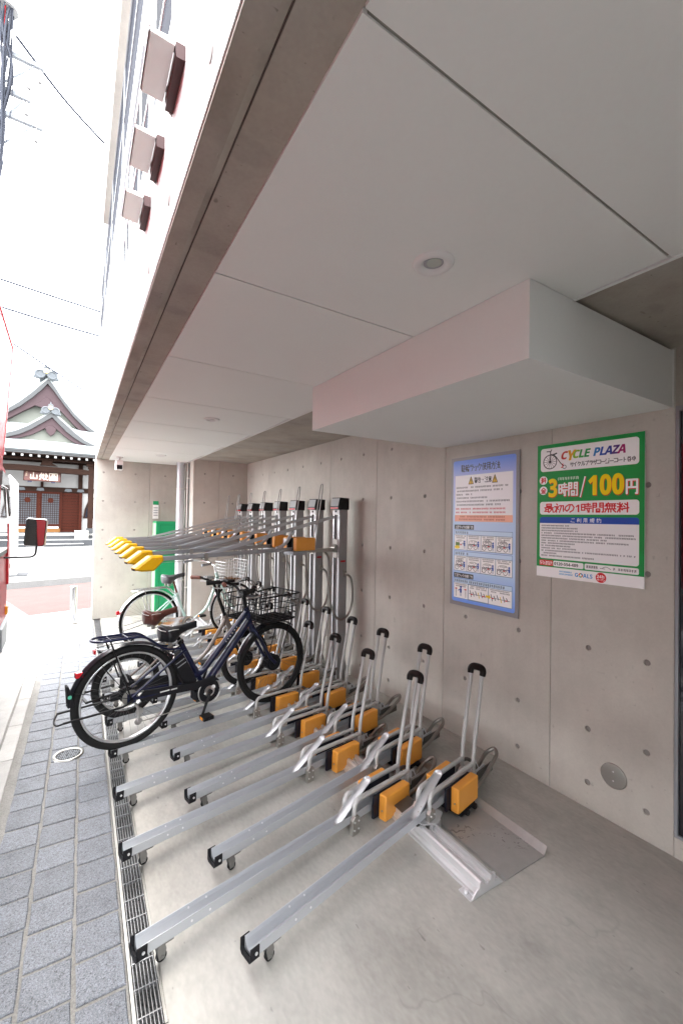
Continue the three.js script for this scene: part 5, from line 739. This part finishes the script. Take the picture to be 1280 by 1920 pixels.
// ---------- street things ----------
{ // red box truck parked along the kerb, seen only by its left side
  const t = thing('red_truck', 'glossy red box truck parked along the kerb with its wing mirror showing', 'truck', [-0.45, 0, 0.55]);
  const side = (pts, xa, xb, b = 0) => { const g = ext(pts.map(([z, y]) => [-z, y]), 0, Math.abs(xb - xa), b).rotateY(Math.PI / 2); return g.translate(Math.min(xa, xb), 0, 0); };
  part('cargo_box', side([[-5.74, 3.23], [-1.25, 3.23], [-1.25, 0.95], [-4.95, 0.95], [-5.22, 2.15]], -1.95, 0, 0.012), M.truck, t);
  part('unseen_rear_box', side([[-1.245, 3.23], [1.1, 3.23], [1.1, 0.95], [-1.245, 0.95]], -1.95, -0.003, 0.01), M.truckGrey, t);  // unseen rear length, added in grey to block and bounce light
  part('roof_rail', side([[-5.76, 3.232], [1.1, 3.232], [1.1, 3.26], [-5.76, 3.26]], -0.03, 0.006), M.red, t);
  part('edge_trim', side([[-5.755, 3.23], [-5.725, 3.23], [-5.205, 2.15], [-5.235, 2.15]], -0.02, 0.004), M.red, t);
  part('cab_pillar', side([[-5.86, 1.5], [-5.82, 1.55], [-5.79, 1.3], [-5.9, 0.95], [-5.96, 0.95], [-5.965, 1.22]], -0.02, 0.003), M.red, t);
  part('roof_panel', bx(-1.94, 3.231, -5.72, -0.032, 3.25, 1.1), M.truckRoof, t);
  part('cab', side([[-4.93, 2.12], [-5.55, 2.05], [-5.82, 1.55], [-5.95, 1.22], [-5.93, 0.62], [-4.93, 0.62]], -1.9, -0.012, 0.01), M.truck, t);
  const w = part('side_window', side([[-5.03, 1.95], [-5.5, 1.92], [-5.74, 1.53], [-5.84, 1.27], [-5.03, 1.27]], -0.014, -0.004), M.black, t); part('pane', side([[-5.07, 1.91], [-5.46, 1.88], [-5.70, 1.53], [-5.78, 1.31], [-5.07, 1.31]], -0.0035, -0.0005), M.glass, w);
  part('rain_visor', side([[-5.0, 2.0], [-5.52, 1.985], [-5.80, 1.66], [-5.74, 1.62], [-5.48, 1.87], [-5.0, 1.88]], 0.002, 0.02, 0.004), M.visor, t);
  part('bumper', side([[-5.97, 0.62], [-5.97, 0.36], [-5.5, 0.36], [-5.5, 0.60]], -1.9, 0.0, 0.02), M.frameGrey, t);
  part('indicator', side([[-5.965, 0.74], [-5.965, 0.66], [-5.85, 0.66], [-5.85, 0.74]], -0.02, 0.004, 0.003), M.amber, t);
  part('chassis', [bx(-1.6, 0.55, -5.5, -0.4, 0.75, 1.0)], M.blackMatt, t);
  for (const z of [-5.25, -0.4]) for (const x of [-1.75, -0.24]) { const q = part('truck_wheel', [ring(0.27, 0.1, 36, 12).rotateY(Math.PI / 2).translate(x, 0.37, z)], M.rubber, t); part('rim', disc(0.2, 0.12, 28).rotateZ(Math.PI / 2).translate(x, 0.37, z), M.silver, q); }
  part('side_skirt', bx(-0.05, 0.5, -4.75, -0.02, 0.9, -1.0), M.alu, t);
  part('mirror_arm', bend([[-0.02, 1.235, -5.62], [0.2, 1.235, -5.62], [0.228, 1.26, -5.61], [0.236, 1.36, -5.60]], 0.0085, 0.05, 8), M.black, t);
  const m = new THREE.Group(); m.name = 'wing_mirror'; m.position.set(0.222, 1.47, -5.6); m.rotation.set(-0.02, -0.19, -0.07); t.add(m);
  part('mirror_case', rbx(-0.088, -0.135, -0.05, 0.088, 0.135, 0.0, 0.035, 4), M.silver, m);
  const mo = (w, h, r) => { const s = new THREE.Shape(); s.moveTo(-w + r, -h); s.lineTo(w - r, -h); s.quadraticCurveTo(w, -h, w, -h + r); s.lineTo(w, h - r); s.quadraticCurveTo(w, h, w - r, h); s.lineTo(-w + r, h); s.quadraticCurveTo(-w, h, -w, h - r); s.lineTo(-w, -h + r); s.quadraticCurveTo(-w, -h, -w + r, -h); return new THREE.ExtrudeGeometry(s, { depth: 0.003, bevelEnabled: false, curveSegments: 6 }); };
  part('mirror_rim', mo(0.083, 0.13, 0.03).translate(0, 0, 0.0005), M.black, m); part('mirror_glass', mo(0.077, 0.123, 0.026).translate(0, 0, 0.002), M.mirror, m);
}
{ // utility pole with cross-arms and tangled cables
  const t = thing('utility_pole', 'concrete utility pole behind the truck with cross-arms, insulators and tangled cables', 'utility pole', [-0.73, 0, -6.55]);
  part('shaft', rod([0, -0.02, 0], [-0.44, 9.6, 0], 0.15, 0.115, 28), M.pole, t);
  part('band', [rod([-0.005, 1.0, 0], [-0.005, 1.03, 0], 0.153, 0.153, 28), bx(0.12, 0.985, -0.02, 0.2, 1.045, 0.03)], M.steelDull, t);
  const arm = (y, L, s) => part('cross_arm', [bx(-0.75, y, 0.14, L, y + 0.05, 0.19), rod([0.0, y - 0.35, 0.14], [L * 0.75, y, 0.165], 0.012, 0.012, 6)], M.armGrey, t);
  arm(7.08, 0.40); arm(6.62, 0.28); arm(6.34, 0.40);
  const ins = (x, y) => part('insulator', new THREE.LatheGeometry([[0.012, -0.17], [0.03, -0.16], [0.034, -0.13], [0.02, -0.12], [0.032, -0.1], [0.02, -0.085], [0.03, -0.07], [0.012, -0.05], [0.012, 0.02]].map((p) => new THREE.Vector2(...p)), 14).translate(x + 0.06, y, 0.165), M.ceramic, t);
  ins(0.3, 7.08); ins(0.18, 6.62); ins(0.28, 6.34); ins(0.2, 6.95);
  part('transformer', [rod([0.04, 7.5, 0.28], [0.04, 8.3, 0.28], 0.11, 0.11, 20), rod([0.0, 7.2, 0.2], [0.0, 7.45, 0.2], 0.05, 0.05, 12)], M.hoodGrey, t);
  const c = []; for (let k = 0; k < 16; k++) { const a = rnd() * 6.28, r = 0.14 + rnd() * 0.08; c.push(curve([[Math.cos(a) * r - 0.04, 8.8, 0.2 + 0.1 * Math.sin(a)], [0.02 + rnd() * 0.14, 7.9 + rnd() * 0.4, 0.22 + rnd() * 0.2], [-0.03 + rnd() * 0.14, 7.2 + rnd() * 0.3, 0.2 + rnd() * 0.15], [0.0 + rnd() * 0.12, 6.7 + rnd() * 0.3, 0.2 + rnd() * 0.1], [-0.06 + rnd() * 0.1, 5.8 + rnd() * 0.4, 0.17], [-0.05, 5.2, 0.15]], 0.005 + rnd() * 0.006, 40, 6)); }
  part('cable_bundle', c, M.cable, t); part('red_cable', curve([[-0.02, 8.4, 0.3], [0.05, 7.8, 0.36], [0.02, 7.4, 0.3], [0.03, 7.0, 0.28]], 0.01, 24, 6), M.red, t);
}
const wire = (l, a, b, sag, r, n = 1) => { const mid = [(a[0] + b[0]) / 2, (a[1] + b[1]) / 2 - sag, (a[2] + b[2]) / 2]; tag(part('overhead_wire', curve([a, mid, b], r, 30, 6), M.cable), l, 'wire'); };
wire('dark overhead wire running from the pole top to the building', [-0.62, 7.45, -6.5], [0.375, 7.25, -7.35], 0.06, 0.017);
wire('short dark overhead wire at the very top between pole and building', [-0.2, 11.2, -7.6], [0.4, 10.4, -7.95], 0.02, 0.022);
wire('thin grey overhead wire crossing the sky between pole and temple', [-3.2, 7.02, -12], [3.5, 6.55, -12.4], 0.04, 0.026);
wire('thin dark overhead wire just above the temple roof', [-2.5, 6.35, -12], [1.6, 6.02, -12.2], 0.04, 0.026);
wire('short overhead wire low above the temple ridge beside the truck', [-3.4, 8.0, -16.0], [0.4, 5.9, -17.0], 0.05, 0.03);
{ const s = thing('stone_gatepost', 'pale rough stone gatepost with pointed top before the temple', 'gatepost', [-1.16, 0.09, -13.5]);
  part('shaft', new THREE.CylinderGeometry(0.24, 0.285, 2.32, 4, 6).rotateY(Math.PI / 4).translate(0, 1.16, 0), M.stone, s, 0.8); part('pointed_top', new THREE.CylinderGeometry(0.02, 0.238, 0.2, 4).rotateY(Math.PI / 4).translate(0, 2.422, 0), M.stone, s, 0.8); part('base_stone', bx(-0.3, -0.02, -0.3, 0.42, 0.03, 0.3), M.greyStone, s); }
// ---------- temple ----------
{
  const T = thing('temple', 'wooden temple with curved gables, white plaster and latticed doors across the road', 'temple', [0, 0, 0]);
  const dome = (a, b, z0, z1, m, name, par = T) => part(name, ext([...a, ...[...b].reverse()], z0, z1), m, par);
  const shift = (p, d) => p.map(([x, y]) => [x, y + d]);
  // platform and steps
  part('platform', [bx(-7, 0, -33, 6, 0.69, -25.9)], M.greyStone, T); part('platform_edge', [bx(-7, 0.58, -25.9, 6, 0.7, -25.75)], M.kerb[0], T);
  for (const [x0, x1] of [[-6, -3.2], [-3.2, -1.4], [-1.4, 0.48], [0.48, 2.3], [2.3, 5]]) part('platform_stone', rbx(x0 + 0.006, 0.4, -25.77, x1 - 0.006, 0.575, -25.72, 0.01), M.greyStone, T);
  for (const [x0, x1] of [[-4.4, -2.2], [-2.2, -0.5], [-0.5, 0.35], [0.35, 2.4]]) { part('step_stone', rbx(x0 + 0.006, 0.1, -25.9, x1 - 0.006, 0.385, -24.98, 0.012), M.greyStone, T); }
  for (const [x0, x1] of [[-4.2, -2.0], [-2.0, -0.9], [-0.9, 0.02], [0.02, 0.83]]) part('step_stone', rbx(x0 + 0.006, 0.09, -24.97, x1 - 0.006, 0.21, -24.58, 0.012), M.greyStone, T);
  part('step_top', [bx(-4.4, 0.386, -25.7, 2.4, 0.40, -24.96), bx(-4.2, 0.211, -24.96, 0.84, 0.222, -24.56)], M.kerb[0], T);
  // walls
  part('plaster_wall', [bx(-6, 3.05, -27.2, 4, 4.6, -27.05), bx(0.8, 0.7, -27.2, 4, 3.0, -27.05)], M.plaster, T);
  part('wall_timber', [bx(-6, 2.8, -27.1, 4, 3.05, -26.96), bx(-1.05, 3.05, -27.06, -0.93, 3.3, -26.98), bx(0.6, 3.05, -27.06, 0.8, 4.6, -26.95), bx(-6, 4.3, -27.08, 4, 4.5, -26.9)], M.wood, T);
  part('metal_fitting', [-1.05, 0.16, 0.72, -1.85].map((x) => ext([[x - 0.17, 2.86], [x - 0.13, 2.99], [x + 0.13, 2.99], [x + 0.17, 2.86], [x, 2.83]], -26.958, -26.945)), M.ornament, T);
  // lattice doors
  for (const [x0, x1] of [[-2.98, -2.08], [-2.02, -1.14], [-1.05, -0.16]]) {
    const d = part('lattice_door', [bx(x0, 0.9, -27.06, x0 + 0.07, 2.8, -26.98), bx(x1 - 0.07, 0.9, -27.06, x1, 2.8, -26.98), bx(x0 + 0.07, 2.7, -27.06, x1 - 0.07, 2.8, -26.98), bx(x0 + 0.07, 1.0, -27.06, x1 - 0.07, 1.12, -26.98)], M.redWood, T);
    part('paper_pane', bx(x0 + 0.07, 1.12, -27.05, x1 - 0.07, 2.7, -27.04), M.shoji, d);
    const g = []; for (let k = 1; k < 8; k++) g.push(bx(x0 + 0.07 + k * (x1 - x0 - 0.14) / 8 - 0.011, 1.12, -27.035, x0 + 0.07 + k * (x1 - x0 - 0.14) / 8 + 0.011, 2.7, -27.015)); for (let k = 1; k < 14; k++) g.push(bx(x0 + 0.07, 1.12 + k * 0.113 - 0.011, -27.03, x1 - 0.07, 1.12 + k * 0.113 + 0.011, -27.01));
    part('lattice', g, M.wood, d); part('crest', disc(0.13, 0.02, 24).rotateX(Math.PI / 2).translate((x0 + x1) / 2, 2.35, -26.99), M.redWood, d);
    part('kick_board', bx(x0, 0.7, -27.06, x1, 0.9, -26.985), M.board, T);
  }
  part('door_post', [bx(-1.14, 0.7, -27.08, -1.05, 2.8, -26.93), bx(-0.16, 0.7, -27.08, -0.1, 2.8, -26.93), bx(0.66, 0.7, -27.08, 0.8, 2.8, -26.92)], M.redWood, T);
  for (let k = 0; k < 14; k++) part('shutter_slat', bx(-0.09, 0.72 + k * 0.148, -27.05, 0.655, 0.72 + k * 0.148 + 0.125, -27.0).rotateX(0), M.redWood, T);
  part('shutter_board', bx(-0.1, 0.7, -27.1, 0.66, 2.8, -27.06), M.wood, T);
  const cw = part('arched_window', ext([[0.86, 1.45], [0.93, 1.95], [1.08, 2.38], [1.3, 2.62], [1.52, 2.38], [1.67, 1.95], [1.74, 1.45]], -27.05, -26.98), M.wood, T); part('pane', ext([[0.95, 1.5], [1.0, 1.92], [1.12, 2.25], [1.3, 2.48], [1.48, 2.25], [1.6, 1.92], [1.65, 1.5]], -26.98, -26.972), M.darkGlass, cw);
  // porch: columns, rainbow beam, bracket, rafters, name board
  for (const x of [-4.6, 1.13]) { part('column', [bx(x - 0.12, 0.95, -25.72, x + 0.12, 4.2, -25.48)], M.wood, T); part('column_shoe', bx(x - 0.16, 0.69, -25.76, x + 0.16, 0.95, -25.44), M.greyStone, T); }
  part('rainbow_beam', ext([[-4.5, 3.72], [-4.3, 3.66], [-1.75, 3.72], [0.9, 3.66], [1.02, 3.7], [1.02, 3.9], [0.8, 3.94], [-1.75, 4.0], [-4.3, 3.97], [-4.5, 3.93]], -25.72, -25.48, 0.015), M.wood, T);
  part('frog_leg_strut', ext([[-1.05, 4.02], [-0.95, 4.2], [-0.98, 4.3], [-0.5, 4.3], [-0.55, 4.14], [-0.32, 4.02]], -25.7, -25.5, 0.02), M.wood, T);
  part('bracket_cluster', [bx(0.98, 4.0, -25.75, 1.3, 4.1, -25.45), bx(0.9, 4.12, -25.78, 1.4, 4.25, -25.42), bx(-4.9, 4.0, -25.78, -4.3, 4.25, -25.42)], M.wood, T);
  part('purlin', [bx(-6.5, 4.27, -25.75, 4, 4.38, -25.45)], M.wood, T);
  for (let k = -13; k < 9; k++) { const x = -0.41 + k * 0.325; const r = part('rafter', bx(x - 0.045, 4.36, -27.2, x + 0.045, 4.46, -24.95), M.wood, T); part('rafter_end', bx(x - 0.05, 4.355, -24.949, x + 0.05, 4.465, -24.94), M.plaster, r); }
  part('soffit_boards', bx(-6.5, 4.47, -27.2, 4, 4.5, -24.9), M.wood, T);
  const nb = part('name_board', [bx(-1.75, 3.25, -26.0, -0.22, 3.76, -25.95)], M.redWood, T); nb.rotation.set(0, 0, -0.012); part('name_print', new THREE.PlaneGeometry(1.46, 0.46).translate(-0.985, 3.505, -25.947), canvasMat(730, 230, (g) => { g.fillStyle = '#4a1a0d'; g.fillRect(0, 0, 730, 230); g.fillStyle = '#552010'; for (let k = 0; k < 30; k++) g.fillRect(rnd() * 730, rnd() * 230, 90 + rnd() * 200, 2); '山妙圓'.split('').forEach((c, i) => write(g, c, 100 + i * 200, 26, 186, 180, 22, '#c9bfb0')); scribble(g, 22, 20, 26, 22, '#e0c9a8', 3); scribble(g, 22, 60, 26, 22, '#e0c9a8', 3); scribble(g, 22, 100, 26, 22, '#e0c9a8', 3); }), nb);
  part('board_hook', [-1.45, -0.5].map((x) => rbx(x - 0.09, 3.2, -25.99, x + 0.09, 3.26, -25.92, 0.02)), M.navy, T);
  // porch roof: sloping sheet with a thick edge
  part('eave_edge', [bx(-6.6, 4.5, -25.0, 4.2, 4.58, -24.86), bx(-6.6, 4.585, -25.0, 4.2, 4.68, -24.82)], M.roofEdge, T);
  part('roof', [ext([[24.8, 4.66], [26.1, 5.16], [29.5, 6.6], [29.5, 6.7], [26.1, 5.28], [24.8, 4.74]], -6.7, 4.3).rotateY(Math.PI / 2)], M.roof, T);
  // small front gable
  const lt = [[-3.6, 5.2], [-2.49, 5.48], [-2.07, 5.65], [-1.61, 5.94], [-1.14, 6.32], [-0.82, 6.6], [-0.63, 6.75], [-0.43, 6.58], [-0.08, 6.27], [0.37, 5.84], [0.84, 5.48], [1.27, 5.28], [1.75, 5.16]];
  const lb = [[-3.6, 5.06], [-2.39, 5.32], [-1.91, 5.51], [-1.45, 5.81], [-1.01, 6.18], [-0.8, 6.36], [-0.61, 6.51], [-0.42, 6.3], [0.03, 5.83], [0.35, 5.58], [0.7, 5.36], [1.1, 5.19], [1.7, 5.06]];
  const lg = [[-3.0, 5.1], [-2.3, 5.2], [-1.94, 5.34], [-1.44, 5.55], [-1.06, 5.82], [-0.81, 6.01], [-0.65, 6.11], [-0.48, 6.01], [-0.14, 5.69], [0.1, 5.5], [0.42, 5.31], [0.9, 5.12], [1.4, 5.0]];
  dome(shift(lt, 0.1), lt.map(([x, y]) => [x, y - 0.02]), -30, -25.98, M.roof, 'gable_roof'); dome(lt, lb, -26.25, -25.95, M.roofEdge, 'gable_edge'); dome(lb, lg, -26.25, -26.05, M.rose, 'barge_board');
  part('gable_panel', ext([[-2.6, 5.0], ...lg.slice(1, 12), [1.3, 5.0]], -26.4, -26.2), M.sage, T);
  part('gable_pendant', [ext([[-0.9, 5.95], [-0.65, 6.1], [-0.42, 5.95], [-0.5, 5.7], [-0.66, 5.55], [-0.82, 5.72]], -26.1, -26.0, 0.02)], M.rose, T);
  const orn = (cx, y, z, s, name) => { const o = part(name, [ring(0.2 * s, 0.06 * s, 24, 8).translate(cx - 0.28 * s, y, z), ring(0.2 * s, 0.06 * s, 24, 8).translate(cx + 0.28 * s, y, z), ext([[-0.62, -0.25], [-0.5, 0.05], [-0.2, 0.22], [-0.12, 0.45], [0.12, 0.45], [0.2, 0.22], [0.5, 0.05], [0.62, -0.25], [0.3, -0.3], [0, -0.02], [-0.3, -0.3]].map(([a, b]) => [cx + a * s, y + b * s]), z - 0.15, z + 0.02, 0.03 * s), rod([cx, y + 0.4 * s, z], [cx, y + 0.6 * s, z], 0.05 * s, 0.02 * s, 8)], M.ornament, T); part('crest', disc(0.12 * s, 0.06, 20).rotateX(Math.PI / 2).translate(cx, y + 0.17 * s, z + 0.06), M.gold, o); };
  orn(-0.68, 6.82, -25.9, 0.72, 'gable_ornament');
  // large gable behind
  const ut = [[-4.6, 6.0], [-3.6, 6.55], [-2.64, 7.26], [-2.17, 7.68], [-1.66, 8.24], [-1.21, 8.81], [-0.9, 9.15], [-0.66, 8.86], [-0.2, 8.14], [0.39, 7.37], [0.99, 6.8], [1.4, 6.5], [2.3, 5.95], [3.2, 5.5]];
  const ub = [[-4.6, 5.8], [-3.6, 6.35], [-2.63, 7.06], [-2.13, 7.46], [-1.6, 8.02], [-1.17, 8.55], [-0.93, 8.9], [-0.66, 8.58], [-0.1, 7.78], [0.35, 7.2], [0.95, 6.6], [1.4, 6.28], [2.3, 5.75], [3.2, 5.3]];
  const ug = [[-4.6, 5.5], [-3.5, 6.05], [-2.66, 6.72], [-1.99, 7.26], [-1.57, 7.56], [-1.2, 7.9], [-0.96, 8.21], [-0.75, 8.0], [-0.56, 7.76], [-0.18, 7.37], [0.41, 6.73], [0.9, 6.25], [1.37, 5.85], [3.0, 5.0]];
  dome(shift(ut, 0.14), ut.map(([x, y]) => [x, y - 0.02]), -36, -28.9, M.roof, 'main_roof'); dome(ut, ub, -29.4, -28.85, M.roofEdge, 'main_gable_edge'); dome(ub, ug, -29.4, -29.0, M.rose, 'main_barge_board');
  part('main_gable_panel', ext([[-4.4, 5.0], ...ug.slice(1, 13), [2.6, 5.0]], -29.7, -29.35), M.sage, T);
  part('main_gable_pendant', ext([[-1.5, 7.62], [-0.95, 8.2], [-0.45, 7.66], [-0.75, 7.55], [-0.95, 7.35], [-1.2, 7.55]], -29.1, -28.98, 0.02), M.rose, T);
  orn(-1.0, 9.36, -28.75, 1.0, 'ridge_ornament'); part('ridge', [rbx(-1.35, 9.1, -36, -0.65, 9.45, -28.95, 0.08)], M.ornament, T);
}
{ const b = thing('offering_box', 'pale slatted wooden box on the temple steps beside the post', 'box', [0.46, 0.4, -25.2]);
  part('box_frame', [bx(0, 0, -0.3, 0.58, 0.05, 0.1), bx(0, 0.40, -0.3, 0.58, 0.44, 0.1), ...[0, 0.26, 0.54].map((x) => bx(x, 0.05, 0.06, x + 0.04, 0.4, 0.1))], M.crate, b);
  for (let k = 0; k < 5; k++) part('slat', bx(0.045 + k * 0.1, 0.05, 0.03, 0.12 + k * 0.1, 0.4, 0.055), M.crate, b); }
scene.traverse((o) => { if (o.isMesh) { o.castShadow = true; o.receiveShadow = true; } });
renderer.render(scene, camera);
